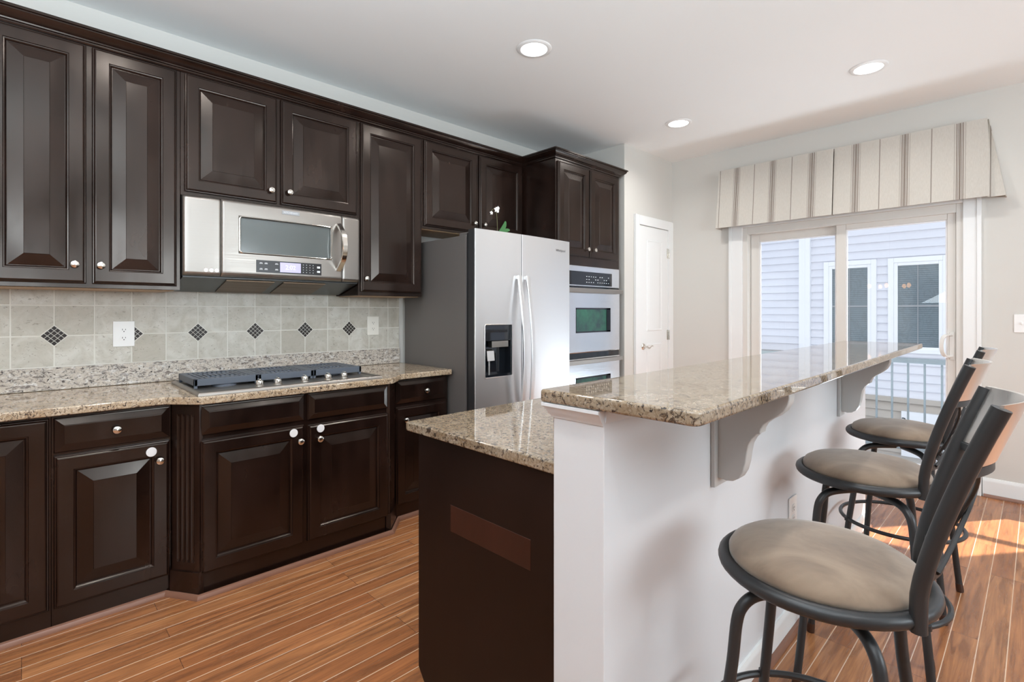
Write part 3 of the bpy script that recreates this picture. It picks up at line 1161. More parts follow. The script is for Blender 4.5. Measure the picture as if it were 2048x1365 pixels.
ysd = [0.758, 0.761, 0.765, 0.770, 0.80, wy0 - 0.008, wy0, 0.885, py0, 1.00, 1.08, 1.17, 1.24, py1, 1.32, wy1, wy1 + 0.008, 1.395, 1.416, 1.421, 1.425, 1.428]
zsd = zs0 + [pz0, pz1, wz0 - 0.008, wz0, 1.66, 1.71, 1.76, wz1, wz1 + 0.008] + zs1


def dfx(y, z):
    x = edge_round(0.758, 1.428)(y, z)
    if wy0 - 0.001 < y < wy1 + 0.001 and wz0 - 0.001 < z < wz1 + 0.001:
        x -= 0.008
    return x


iy0, iy1, iz0, iz1 = ysd.index(wy0), ysd.index(wy1), zsd.index(wz0), zsd.index(wz1)
hole = {(i, j) for i in range(iy0, iy1) for j in range(iz0, iz1)}
jp0, jp1 = ysd.index(py0), ysd.index(py1)
hole2 = {(i, zsd.index(pz0)) for i in range(jp0, jp1)}
m = M(); m.curved(ysd, zsd, dfx, 0.03, hole | hole2)
md = part('microwave_door', m, 'steel', mw)
m = M()
c_ = 0.012
rr = []
for cy_, cz_, a_ in ((wy1 - c_, wz1 - c_, 0), (wy0 + c_, wz1 - c_, 1), (wy0 + c_, wz0 + c_, 2), (wy1 - c_, wz0 + c_, 3)):
    for q_ in range(6):
        a = (a_ + q_ / 5) * PI / 2
        y_, z_ = cy_ + (c_ + 0.003) * math.cos(a), cz_ + (c_ + 0.003) * math.sin(a)
        rr.append((mwx(y_, 1.7) + 0.0005, y_, z_))
    if a_ in (0, 2):
        for q_ in range(1, 8):
            f_ = q_ / 8
            y_ = (wy1 - c_) + (wy0 - wy1 + 2 * c_) * f_ if a_ == 0 else (wy0 + c_) + (wy1 - wy0 - 2 * c_) * f_
            rr.append((mwx(y_, 1.7) + 0.0005, y_, wz1 + 0.003 if a_ == 0 else wz0 - 0.003))
m.tube(rr, 0.0045, 8, closed=True)
part('window_rim', m, 'chrome', md)
m = M(); m.curved(lin(wy0 - .002, wy1 + .002, 14), [wz0 - .002, wz1 + .002], lambda y, z: mwx(y, 1.7) - 0.0095, 0.008)
part('door_window', m, 'mw_glass', md)
m = M(); m.curved(lin(py0 - .001, py1 + .001, 12), [pz0 - .001, pz1 + .001], lambda y, z: mwx(y, 1.55) + 0.0015, 0.012)
kp = part('keypad', m, 'dark', mw)
m = M(); m.curved(lin(1.049, 1.165, 4), [1.523, 1.578], lambda y, z: mwx(y, 1.55) + 0.0022, 0.002)
part('clock_display', m, 'lcd', kp)
m = M()
for y0 in (0.94, 0.966, 1.022):
    for z in (1.532, 1.564):
        m.box(mwx(y0, 1.55) + 0.001, mwx(y0, 1.55) + 0.0026, y0, y0 + 0.017, z, z + 0.0025)
        m.box(mwx(y0, 1.55) + 0.001, mwx(y0, 1.55) + 0.0026, y0 + 0.002, y0 + 0.015, z + 0.005, z + 0.007)
for i in range(4):
    for j in range(4):
        y0, z = 1.178 + 0.0195 * i, 1.526 + 0.0145 * j
        m.box(mwx(y0, 1.55), mwx(y0, 1.55) + 0.0024, y0, y0 + 0.003, z, z + 0.004)
for z in (1.530, 1.556):
    m.box(mwx(1.264, 1.55), mwx(1.264, 1.55) + 0.003, 1.262, 1.280, z, z + 0.012, 0.001)
part('button_print', m, 'print', kp)['kind'] = 'stuff'
text('clock_digits', '2:02', 0.034, (mwx(1.107, 1.55) + 0.0024, 1.107, 1.550), FACE_X, 'digits', kp)
m = M(); m.curved(lin(1.06, 1.157, 4), [1.853, 1.873], lambda y, z: mwx(y, 1.86) + 0.003, 0.004)
bdg = part('badge', m, 'grey', md)
text('logo', 'KITCHENAID', 0.0135, (mwx(1.108, 1.86) + 0.0034, 1.108, 1.863), FACE_X, 'print', md)
m = M()
hp = [(mwx(1.40, 1.84) - 0.002, 1.400, 1.838), (-2.965, 1.402, 1.820), (-2.922, 1.404, 1.77), (-2.905, 1.405, 1.695), (-2.922, 1.404, 1.62), (-2.965, 1.402, 1.57), (mwx(1.40, 1.55) - 0.002, 1.400, 1.552)]
hp[1] = (hp[0][0] + 0.016, 1.402, 1.822); hp[5] = (hp[6][0] + 0.016, 1.402, 1.568)
m.tube(smooth_path(hp, 6), 0, flat=(0.016, 0.007, (0, 1, 0)))
part('handle', m, 'chrome', md)

# ------------------------------------------------------------------ backsplash, upstand
m = M()
TY0, P_, Q0 = 0.1155, 0.1538, 1.028
rows = [(1.028, 1.181), (1.181, 1.331), (1.331, 1.47)]
m.k = 0
m.box(XW + 0.0005, XW + 0.0088, -0.65, 2.056, 1.026, 1.475)
m.k = 1
k0 = -5
g = 0.0026
for r, (z0, z1) in enumerate(rows):
    k = k0
    while TY0 + k * P_ < 2.05:
        y0, y1 = TY0 + k * P_ + g, min(TY0 + (k + 1) * P_ - g, 2.056)
        if y1 > -0.65:
            m.box(XW + 0.002, XW + 0.010 + random.uniform(-.0006, .0006), max(y0, -0.65), y1, z0 + g, z1 - g, 0.0022, 2)
        k += 1
m.k = 0
dia = []
for q in range(-2, 6):
    cy, cz = TY0 + 2 * q * P_ , 1.181
    if cy < -0.6 or cy > 2.0:
        continue
    h = 0.055
    m.k = 0
    m.prism([(cy - h, cz), (cy, cz - h), (cy + h, cz), (cy, cz + h)], XW + 0.003, XW + 0.0112, 'x')
    m.k = 2
    s = 2 * 0.050 / math.sqrt(2) / 4.0
    for i in range(4):
        for j in range(4):
            a, b = (i - 1.5) * s, (j - 1.5) * s
            hh = s * 0.44
            qd = []
            for da, db in ((-hh, -hh), (hh, -hh), (hh, hh), (-hh, hh)):
                u, v = a + da, b + db
                qd.append((cy + (u - v) / math.sqrt(2), cz + (u + v) / math.sqrt(2)))
            m.prism(qd, XW + 0.008, XW + 0.0125, 'x')
struct('wall_backsplash', m, ['grout', 'tile', 'mosaic'], 30)

m = M(); m.box(XW + 0.0005, XW + 0.021, -0.65, 2.056, 0.9155, 1.026, 0.003)
single('granite_upstand', m, 'granite_wall', 'low speckled granite backsplash strip along the wall behind the cooktop', 'backsplash', (XW, 0.7, 0.915))


def outlet(name, label, x, y, z, mat, sgn=1, w_=0.046, h_=0.067, island=False, decora=False):
    t = thing(name, label, 'outlet', (x, y, z), 'duplex outlets', island)
    m = M(); m.box(min(x, x + sgn * 0.006), max(x, x + sgn * 0.006), y - w_, y + w_, z - h_, z + h_, 0.003)
    part('cover_plate', m, mat, t)
    if decora:
        m = M(); m.box(x + 0.005, x + 0.0072, y - 0.0185, y + 0.0185, z - 0.037, z + 0.037, 0.001)
        part('insert', m, mat, t)
    for dz in (0.0215, -0.0215):
        m = M()
        pr = []
        for i in range(24):
            a = 2 * PI * i / 24
            pr.append((y + 0.0175 * math.cos(a), z + dz + max(-0.0145, min(0.0145, 0.0175 * math.sin(a)))))
        m.prism(pr, x + sgn * 0.005, x + sgn * 0.0082, 'x')
        rc = part('receptacle', m, mat, t)
        for dy, hh in ((-0.0065, 0.0045), (0.0065, 0.0035)):
            q = M()
            q.box(min(x + sgn * 0.008, x + sgn * 0.0087), max(x + sgn * 0.008, x + sgn * 0.0087), y + dy - 0.0011, y + dy + 0.0011, z + dz + 0.002 - hh, z + dz + 0.002 + hh)
            part('slot', q, 'slot', rc)
        q = M()
        q.lathe([(0.0026, sgn * 0.008), (0.0026, sgn * 0.0087)], (x, y, z + dz - 0.0085), 'x', 10)
        part('ground_hole', q, 'slot', rc)


outlet('outlet', 'large white duplex outlet on the tiles between two dark diamond insets', XW + 0.0113, 0.389, 1.182, 'white')
outlet('outlet', 'narrow off-white duplex outlet on the tiles just left of the fridge', XW + 0.0113, 1.836, 1.198, 'ivory', decora=True)

# ------------------------------------------------------------------ base cabinets (left run)
ZB = 0.880                                 # underside of the granite
xL, xB, xR_ = -2.76, -2.64, -2.755         # door faces: left part, bumped-out cooktop part, right part


def base_body(t, y0, y1, xf, depth=True):
    m = M(); m.box(XW + 0.003, xf - 0.0215, y0, y1, 0.0, ZB - 0.002, 0.001, 1)
    return part('cabinet_body', m, 'wood', t)


t = thing('base_cabinet', 'dark brown base cabinet with one full-height door at the left edge', 'cabinet', (xL, -0.2, 0))
base_body(t, -0.60, 0.0865, xL)
add_door(t, -0.36, 0.080, 0.092, 0.868, xL)
t = thing('base_cabinet', 'dark brown base cabinet with one drawer and a child-locked door, left of cooktop', 'cabinet', (xL, 0.29, 0))
base_body(t, 0.0870, 0.4955, xL)
m = M().drawer(0.094, 0.4905, 0.724, 0.866, xL)
d = part('drawer', m, 'wood', t, 5)
part('knob', knob_mesh(xL, 0.295, 0.793), 'chrome', d)
add_door(t, 0.094, 0.4895, 0.092, 0.712, xL, (0.449, 0.628), (0.420, 0.668))

t = thing('cooktop_cabinet', 'bumped-out dark brown base cabinet with two doors and fluted corner, under the cooktop', 'cabinet', (xB, 1.05, 0))
m = M()
pl = [(XW + 0.003, 0.4965), (xL - 0.0215, 0.4965), (xB - 0.030, 0.578), (xB - 0.0215, 0.578), (xB - 0.0215, 1.557), (xB - 0.030, 1.557), (xR_ - 0.0215, 1.660), (XW + 0.003, 1.660)]
m.prism(pl, 0.0, ZB - 0.002, 'z')
part('cabinet_body', m, 'wood', t)


def pilaster(p, q, name='pilaster'):
    """fluted 45-degree post between plan points p and q"""
    P, Q = Vector(p), Vector(q)
    d = (Q - P)
    Ln = d.length
    d.normalize()
    nrm = Vector((d.y, -d.x))
    def W(u, o, z):
        r = P + d * u + nrm * o
        return (r.x, r.y, z)
    m = M()
    # face with four sunk flutes, from prof rings along the width
    us = [0.0]
    of = [0.0]
    prof = [(-0.002, 0.0)]
    prof = [(0, -0.02), (0, 0.0)]
    fl_n, marg = 4, 0.022
    wf = (Ln - 2 * marg) / fl_n
    for k in range(fl_n):
        a = marg + k * wf
        prof += [(a + wf * 0.14, 0.0), (a + wf * 0.26, -0.004), (a + wf * 0.5, -0.006), (a + wf * 0.74, -0.004), (a + wf * 0.86, 0.0)]
    prof += [(Ln, 0.0), (Ln, -0.02)]
    flat = [(u, (0.0 if o > -0.019 else o)) for u, o in prof]
    rings = []
    for z, pr in ((0.035, flat), (0.155, flat), (0.165, prof), (0.82, prof), (0.83, flat), (ZB - 0.003, flat)):
        rings.append([W(u, o, z) for u, o in pr])
    m.loft(rings)
    m.loft([[W(u, o, z) for u, o in ((-0.004, -0.02), (-0.004, 0.008), (Ln + 0.004, 0.008), (Ln + 0.004, -0.02))] for z in (0.0, 0.115)])
    return m


part('pilaster', pilaster((xL - 0.004, 0.4975), (xB - 0.004, 0.5805)), 'wood', t, 25, 'fluted dark corner post')
part('pilaster', pilaster((xB - 0.004, 1.5545), (xR_ - 0.004, 1.6585)), 'wood', t, 25)
for y0, y1 in ((0.5865, 1.0595), (1.0755, 1.5485)):
    m = M().drawer(y0, y1, 0.733, 0.872, xB)
    part('false_drawer_front', m, 'wood', t, 5)
add_door(t, 0.5865, 1.0555, 0.100, 0.712, xB, (1.029, 0.634), (1.000, 0.677))
add_door(t, 1.0755, 1.5485, 0.100, 0.706, xB, (1.130, 0.630), (1.140, 0.679))

t = thing('base_cabinet', 'narrow dark brown base cabinet with drawer and door beside the fridge', 'cabinet', (xR_, 1.87, 0))
base_body(t, 1.6610, 2.070, xR_)
m = M().drawer(1.668, 2.058, 0.722, 0.872, xR_)
d = part('drawer', m, 'wood', t, 5)
part('knob', knob_mesh(xR_, 1.882, 0.791), 'chrome', d)
add_door(t, 1.668, 2.058, 0.095, 0.704, xR_, (1.728, 0.622))

# quarter-round at the foot of the run
qs = [(0.0005, 0), (0.018, 0), (0.017, 0.010), (0.011, 0.018), (0.0005, 0.021)]
pth = [(xL - 0.0215, -0.60), (xL - 0.0215, 0.4945), (xB - 0.0120, 0.5765), (xB - 0.0215 + 0.001, 0.590), (xB - 0.0205, 1.55), (xB - 0.010, 1.562), (xR_ - 0.0135, 1.665), (xR_ - 0.0215, 1.67), (xR_ - 0.0215, 2.070)]
pth = [(xL - 0.0215, -0.60), (xL - 0.0215, 0.478), (xB + 0.006, 0.5755), (xB + 0.006, 1.561), (xR_ - 0.0215, 1.688), (xR_ - 0.0215, 2.068)]
m = M(); m.sweep(qs, pth)
struct('trim_2', m, 'shoe')

# granite countertop with the bump
m = M()
top = [(XW + 0.0005, -0.65), (-2.735, -0.65), (-2.735, 0.452), (-2.725, 0.470)] + [(-2.625, 0.566), (-2.612, 0.584), (-2.606, 1.545), (-2.612, 1.564)] + [(-2.712, 1.668), (-2.724, 1.690), (-2.724, 2.068), (-2.734, 2.078), (XW + 0.0005, 2.078)]
m.prism(top, ZB, 0.914, 'z', 0.006, 3)
single('countertop', m, 'granite', 'long speckled granite countertop on the base cabinets, stepping out under the cooktop', 'countertop', (-3.0, 0.7, ZB))

# ------------------------------------------------------------------ cooktop
ck = thing('cooktop', 'stainless steel five-burner gas cooktop with dark continuous grates', 'cooktop', (-2.92, 1.04, 0.915))
CX0, CX1, CY0, CY1 = -3.215, -2.640, 0.575, 1.505
m = M()
rg = []
for ins, z in ((0.0, 0.9146), (0.0, 0.922), (0.004, 0.928), (0.010, 0.931), (0.018, 0.931), (0.024, 0.925), (0.03, 0.924)):
    rg.append([(CX0 + ins, CY0 + ins, z), (CX1 - ins, CY0 + ins, z), (CX1 - ins, CY1 - ins, z), (CX0 + ins, CY1 - ins, z)])
m.loft(rg)
part('tray', m, 'steel', ck)
for gi in range(3):
    y0 = CY0 + 0.028 + gi * 0.2925
    y1 = y0 + 0.2915
    x0, x1 = CX0 + 0.028, -2.845
    m = M()
    zt, zb = 0.970, 0.936
    m.box(x0, x0 + 0.02, y0, y1, zb, zt, 0.003); m.box(x1 - 0.02, x1, y0, y1, zb, zt, 0.003)
    m.box(x0, x1, y0, y0 + 0.016, zb, zt, 0.003); m.box(x0, x1, y1 - 0.016, y1, zb, zt, 0.003)
    nb = 13
    for k in range(1, nb):
        y = y0 + (y1 - y0) * k / nb
        cut = 4 <= k <= nb - 4
        if not cut:
            m.box(x0 + 0.01, x1 - 0.01, y - 0.0075, y + 0.0075, zb + 0.002, zt - 0.001, 0.002)
        else:
            xm = (x0 + x1) / 2
            L_ = x1 - x0
            m.box(x0 + 0.01, x0 + L_ * 0.16, y - 0.0075, y + 0.0075, zb + 0.002, zt - 0.001, 0.002)
            m.box(x0 + L_ * 0.36, x0 + L_ * 0.64, y - 0.0075, y + 0.0075, zb + 0.002, zt - 0.001, 0.002)
            m.box(x0 + L_ * 0.84, x1 - 0.01, y - 0.0075, y + 0.0075, zb + 0.002, zt - 0.001, 0.002)
    for fx in (0.26, 0.74):
        xx = x0 + (x1 - x0) * fx
        m.box(xx - 0.006, xx + 0.006, y0 + 0.01, y1 - 0.01, zb + 0.001, zt - 0.002, 0.002)
    for fx, fy in ((x0 + 0.01, y0 + 0.008), (x1 - 0.01, y0 + 0.008), (x0 + 0.01, y1 - 0.008), (x1 - 0.01, y1 - 0.008)):
        m.box(fx - 0.007, fx + 0.007, fy - 0.007, fy + 0.007, 0.9235, zb + 0.004, 0.002)
    part('grate', m, 'iron', ck)
for x, y, r in ((-3.10, 0.745, 0.036), (-2.89, 0.745, 0.045), (-3.03, 1.035, 0.055), (-3.10, 1.33, 0.045), (-2.93, 1.33, 0.036)):
    m = M()
    m.lathe([(r * 1.25, 0.9235), (r * 1.25, 0.932), (r * 0.95, 0.936), (r, 0.938), (r, 0.945), (r * 0.9, 0.948), (0.0001, 0.949)], (x, y, 0), 'z', 24)
    part('burner', m, 'iron', ck)
for y in (0.865, 0.955, 1.095, 1.225, 1.320):
    m = M()
    x = -2.735 - 0.02 * (y - 0.86)
    m.lathe([(0.022, 0.9235), (0.022, 0.928), (0.019, 0.930), (0.0185, 0.948), (0.016, 0.9525), (0.0001, 0.953)], (x, y, 0), 'z', 24)
    m.box(x - 0.017, x + 0.017, y - 0.004, y + 0.004, 0.950, 0.960, 0.002)
    part('control_knob', m, 'chrome', ck)

# ------------------------------------------------------------------ refrigerator
FX, FY0, FY1, FZ = -2.508, 2.092, 3.036, 1.836
fr = thing('refrigerator', 'stainless steel side-by-side refrigerator with ice and water dispenser', 'refrigerator', (-2.9, 2.56, 0))
m = M()
m.box(XW + 0.03, -2.606, FY0, FY1, 0.02, 1.803, 0.004)
m.box(XW + 0.06, -2.63, FY0 + 0.03, FY1 - 0.03, 0.0, 0.021)
m.box(-2.70, -2.60, FY0 + 0.02, FY0 + 0.10, 1.803, 1.826, 0.006); m.box(-2.70, -2.60, FY1 - 0.10, FY1 - 0.02, 1.803, 1.826, 0.006)
part('cabinet_shell', m, 'fridge_side', fr)
m = M(); m.box(-2.606, -2.582, FY0 + 0.012, FY1 - 0.012, 0.10, FZ - 0.02)
part('door_gasket', m, 'dark', fr)
m = M(); m.box(-2.606, -2.56, FY0 + 0.01, FY1 - 0.01, 0.02, 0.095, 0.004)
part('kick_grille', m, 'dark', fr)
ym = 2.5005


def fx_(y0, y1):
    def f(y, z):
        u = (y - FY0) / (FY1 - FY0) * 2 - 1
        x = FX + 0.016 * (1 - abs(u) ** 2.2)
        e = min(y - y0, y1 - y)
        if e < 0.003:
            x -= 0.002 * (1 - e / 0.003) ** 2
        return x
    return f


def er(y0, y1, mid):
    return [y0, y0 + .001, y0 + .002, y0 + .003] + mid + [y1 - .003, y1 - .002, y1 - .001, y1]


dy0, dy1, dz0, dz1 = 2.168, 2.408, 0.868, 1.212
ys = er(FY0, ym - 0.003, [2.13, dy0 - 0.006, dy0, 2.23, 2.29, 2.35, dy1, dy1 + 0.006, 2.45])
zs = [0.105, dz0 - 0.006, dz0, dz1, dz1 + 0.006, FZ - 0.006, FZ]
a0, a1, b0 = ys.index(dy0), ys.index(dy1), zs.index(dz0)
m = M(); m.curved(ys, zs, fx_(FY0, ym - 0.003), 0.009, {(i, b0) for i in range(a0, a1)})
fd = part('freezer_door', m, 'fridge_steel', fr)
m = M(); m.curved([FY0 + .001, dy0, dy1, ym - 0.004], [0.106, dz0, dz1, FZ - 0.001], lambda y, z: FX - 0.006, 0.064, {(1, 1)})
part('door_core', m, 'gasket', fd)
m = M(); m.curved(er(ym + 0.003, FY1, lin(2.54, 3.0, 8)), [0.105, FZ - 0.006, FZ], fx_(ym + 0.003, FY1), 0.009)
rd = part('fresh_food_door', m, 'fridge_steel', fr)
m = M(); m.box(FX - 0.070, FX - 0.006, ym + 0.004, FY1 - .001, 0.106, FZ - 0.001)
part('door_core', m, 'gasket', rd)
# dispenser
xd_ = FX + 0.010
m = M()
m.box(xd_ - 0.065, xd_ - 0.06, dy0 + .001, dy1 - .001, dz0 + .001, dz1 - .001)
m.box(xd_ - 0.06, xd_ - 0.002, dy0 + .001, dy0 + 0.008, dz0 + .001, dz1 - .001)
m.box(xd_ - 0.06, xd_ - 0.002, dy1 - 0.008, dy1 - .001, dz0 + .001, dz1 - .001)
m.box(xd_ - 0.06, xd_ - 0.004, dy0 + .008, dy1 - .008, dz0 + .001, dz0 + 0.016)
part('dispenser_recess', m, 'blackglass', fd)
m = M(); m.box(xd_ - 0.06, xd_ - 0.003, dy0 + .008, dy1 - .008, 1.105, dz1 - .002, 0.004)
dc = part('dispenser_panel', m, 'blackglass', fd)
m = M(); m.box(xd_ - 0.05, xd_ - 0.008, 2.235, 2.385, 1.062, 1.104, 0.003)
part('dispenser_chute', m, 'steel', fd)
m = M()
m.prism([(xd_ - 0.045, 1.05), (xd_ - 0.02, 1.04), (xd_ - 0.012, 0.975), (xd_ - 0.02, 0.972), (xd_ - 0.032, 1.025), (xd_ - 0.048, 1.035)], 2.20, 2.262, 'y')
m.box(xd_ - 0.045, xd_ - 0.035, 2.228, 2.240, 0.885, 1.0)
part('dispenser_paddle', m, 'plate', fd)
m = M()
b = 0.004
for p in (((dy0 - b, dz0 - b), (dy1 + b, dz0 - b), (dy1 + b, dz1 + b), (dy0 - b, dz1 + b)),):
    q = [p[0], p[1], p[2], p[3]]
    m.tube([(xd_ + 0.0008, y, z) for y, z in smooth_path([(q[0][0], q[0][1] + .012, 0), (q[0][0] + .012, q[0][1], 0), (q[1][0] - .012, q[1][1], 0), (q[1][0], q[1][1] + .012, 0), (q[2][0], q[2][1] - .012, 0), (q[2][0] - .012, q[2][1], 0), (q[3][0] + .012, q[3][1], 0), (q[3][0], q[3][1] - .012, 0)], 1, True) for y, z in [(y, z)]] if False else
           [(xd_ + 0.0008, y, z) for y, z in [(q[0][0], q[0][1] + .012), (q[0][0] + .004, q[0][1] + .004), (q[0][0] + .012, q[0][1]), (q[1][0] - .012, q[1][1]), (q[1][0] - .004, q[1][1] + .004), (q[1][0], q[1][1] + .012), (q[2][0], q[2][1] - .012), (q[2][0] - .004, q[2][1] - .004), (q[2][0] - .012, q[2][1]), (q[3][0] + .012, q[3][1]), (q[3][0] + .004, q[3][1] - .004), (q[3][0], q[3][1] - .012)]],
           0.0028, 8, closed=True)
part('dispenser_bezel', m, 'plate', fd)
for y, dr, s in ((2.462, fd, -1), (2.542, rd, 1)):
    m = M()
    pts = []
    for i in range(25):
        u = i / 24
        z = 1.548 - u * 1.10
        pts.append((FX + 0.030 + 0.056 * math.sin(PI * u), y, z))
    m.tube(pts, 0, flat=(0.0165, 0.008, (0, 1, 0)))
    for z in (1.535, 0.461):
        m.box(FX + 0.010, FX + 0.036, y - 0.0145, y + 0.0145, z - 0.012, z + 0.012, 0.003)
    part('handle', m, 'fridge_steel', dr)
text('logo', 'Whirlpool', 0.026, (FX + 0.0105, 2.918, 1.758), FACE_X, 'logo', rd)

# ------------------------------------------------------------------ orchid on the fridge
oc = thing('potted_orchid', 'small white orchid with green leaves on top of the fridge', 'plant', (-2.72, 2.53, 1.804))
ox, oy = -2.72, 2.482
m = M(); m.lathe([(0.022, 1.8035), (0.030, 1.806), (0.036, 1.862), (0.038, 1.866), (0.034, 1.866), (0.031, 1.855), (0.0001, 1.853)], (ox, oy, 0), 'z', 20)
part('pot', m, 'white', oc)
m = M()
m.tube(smooth_path([(ox, oy - 0.004, 1.855), (ox, oy - 0.006, 1.94), (ox - 0.002, oy - 0.010, 2.00), (ox, oy - 0.025, 2.035), (ox, oy - 0.048, 2.036), (ox, oy - 0.062, 2.02)], 6), 0.0022, 8)
part('stem', m, 'stem', oc)


def leaf(pts, wd):
    m = M()
    P = smooth_path(pts, 6)
    N = len(P)
    rings = []
    for i, p in enumerate(P):
        u = i / (N - 1)
        hw = wd * (math.sin(PI * min(1, u * 0.88 + 0.12)) ** 0.6) + 0.0006
        t_ = (P[min(i + 1, N - 1)] - P[max(i - 1, 0)]).normalized()
        s_ = t_.cross(Vector((0.9, 0, 0.35))).normalized()
        nn = s_.cross(t_)
        rings.append([p + s_ * hw + nn * 0.003, p + nn * 0.0008, p - s_ * hw + nn * 0.003, p - s_ * hw + nn * 0.0018, p - nn * 0.001, p + s_ * hw + nn * 0.0018])
    m.loft(rings)
    return m


part('leaf', leaf([(ox + .004, oy + 0.004, 1.862), (ox + .01, oy + 0.030, 1.89), (ox + .012, oy + 0.055, 1.93), (ox + .01, oy + 0.066, 1.962)], 0.016), 'leaf', oc)
part('leaf', leaf([(ox + .004, oy + 0.006, 1.86), (ox + .012, oy + 0.04, 1.878), (ox + .018, oy + 0.075, 1.896), (ox + .02, oy + 0.10, 1.898)], 0.014), 'leaf', oc)
part('leaf', leaf([(ox + .01, oy + 0.006, 1.86), (ox + .02, oy + 0.035, 1.868), (ox + .028, oy + 0.07, 1.864), (ox + .03, oy + 0.09, 1.845)], 0.012), 'leaf', oc)


def flower(cx, cy, cz, s):
    m = M()
    for k in range(5):
        a = PI / 2 + k * 2 * PI / 5
        ca, sa = math.cos(a), math.sin(a)
        wv = s * (0.42 if k in (1, 4) else 0.30)
        pts = []
        ring0, ring1 = [], []
        for i in range(9):
            u = i / 8
            hw = wv * math.sin(PI * (0.08 + 0.92 * u)) ** 0.7
            r = s * u
            ring0.append((cx + 0.004 * math.sin(PI * u), cy + ca * r - sa * hw, cz + sa * r + ca * hw))
            ring1.append((cx + 0.004 * math.sin(PI * u), cy + ca * r + sa * hw, cz + sa * r - ca * hw))
        rr = [[p, q, (q[0] - 0.0015, q[1], q[2]), (p[0] - 0.0015, p[1], p[2])] for p, q in zip(ring0, ring1)]
        m.loft(rr)
    m.lathe([(0.0001, 0.001), (s * 0.16, 0.004), (s * 0.1, 0.008), (0.0001, 0.010)], (cx, cy, cz - s * 0.1), 'x', 10)
    return m


for dy_, dz_, s in ((-0.020, 2.035, 0.021), (-0.002, 2.048, 0.016), (-0.006, 2.026, 0.014), (-0.066, 2.006, 0.015)):
    part('flower', flower(ox + 0.004, oy + dy_, dz_, s), 'petal', oc)

# ------------------------------------------------------------------ island
KX0, KX1, KY0, KY1 = -0.845, -0.693, 0.962, 3.66
ZBAR0, ZBAR1 = 1.0735, 1.105
m = M(); m.box(KX0, KX1, KY0, KY1, 0, ZBAR0 - 0.0005, 0.002)
struct('wall_island', m, 'knee', 0, True)
m = M()
m.sweep(bb, [(KX1 + 0.0003, KY0), (KX1 + 0.0003, KY1 + 0.0003), (KX0, KY1 + 0.0003)])
m.v = [(x, y, z * 0.8) for x, y, z in m.v]
struct('baseboard_island', m, 'trim', 35, True)
m = M(); m.sweep(qr, [(KX1, KY0), (KX1, KY1), (KX0, KY1)])
struct('trim_3', m, 'shoe', 35, True)
tp = [(0.0003, 1.036), (0.003, 1.036), (0.005, 1.042), (0.010, 1.047), (0.012, 1.052), (0.018, 1.062), (0.022, 1.065), (0.022, ZBAR0 - 0.0005), (0.0003, ZBAR0 - 0.0005)]
m = M(); m.sweep(tp, [(KX0, 1.30), (KX0, KY0), (KX1, KY0)])
m.sweep([(o * 0.35, z if z > 1.04 else 1.048) for o, z in tp], [(KX1 + 0.0003, KY0 + 0.002), (KX1 + 0.0003, 1.502)])
struct('trim_4', m, 'knee', 30, True)

# lower granite counter and its upstand against the knee wall
m = M()
m.prism([(-1.545, 0.984), (KX0 - 0.0005, 0.984), (KX0 - 0.0005, 3.64), (-1.545, 3.64)], ZB, 0.914, 'z', 0.006, 3)
single('island_countertop', m, 'granite_island', 'lower granite countertop of the island, left of the raised bar', 'countertop', (-1.2, 2.3, ZB), island=True)
m = M(); m.box(KX0 - 0.021, KX0 - 0.0005, 0.985, 3.64, 0.9145, ZBAR0 - 0.0008, 0.002)
single('island_upstand', m, 'granite_island', 'vertical granite strip joining lower island counter to the raised bar', 'backsplash', (KX0, 2.3, 0.9145), island=True)

# raised bar top
bx0, bx1, by0, by1 = -0.874, -0.458, 0.940, 3.985
r = 0.022
out = arc(bx1 - r, by0 + r, r, -PI / 2, 0, 5) + arc(bx1 - r, by1 - r, r, 0, PI / 2, 5) + arc(bx0 + .012, by1 - .012, .012, PI / 2, PI, 4) + arc(bx0 + .012, by0 + .012, .012, PI, 1.5 * PI, 4)
m = M(); m.prism(out, ZBAR0, ZBAR1, 'z', 0.007, 4)
single('raised_countertop', m, 'granite_island', 'raised polished granite bar top over the white half wall', 'countertop', (-0.66, 2.4, ZBAR0), island=True)


def corbel(yc, label):
    t = thing('corbel', label, 'corbel', (KX1, yc, 0.765), 'corbels under the bar', True)
    m = M(); m.box(KX1 + 0.0006, KX1 + 0.014, yc - 0.047, yc + 0.047, 0.762, ZBAR0 - 0.001, 0.003)
    part('back_plate', m, 'corbel', t)
    x0 = KX1 + 0.013
    pf = [(0, ZBAR0 - 0.001), (0.202, ZBAR0 - 0.001), (0.203, 1.055), (0.199, 1.037), (0.188, 1.017), (0.170, 1.000), (0.148, 0.985), (0.134, 0.972), (0.126, 0.957), (0.124, 0.945), (0.116, 0.941), (0.102, 0.925), (0.092, 0.905), (0.087, 0.880), (0.083, 0.850), (0.076, 0.822), (0.064, 0.800), (0.046, 0.788), (0.026, 0.785), (0.012, 0.788), (0, 0.788)]
    m = M(); m.prism([(x0 + a, b) for a, b in pf], yc - 0.024, yc + 0.024, 'y', 0.002, 1)
    part('bracket', m, 'corbel', t)


corbel(1.567, 'grey-white scrolled corbel under the near end of the bar')
corbel(3.050, 'grey-white scrolled corbel under the far end of the bar')
outlet('outlet', 'white duplex outlet low on the half wall, behind the nearest stool', KX1 + 0.0005, 2.29, 0.47, 'white', island=True)

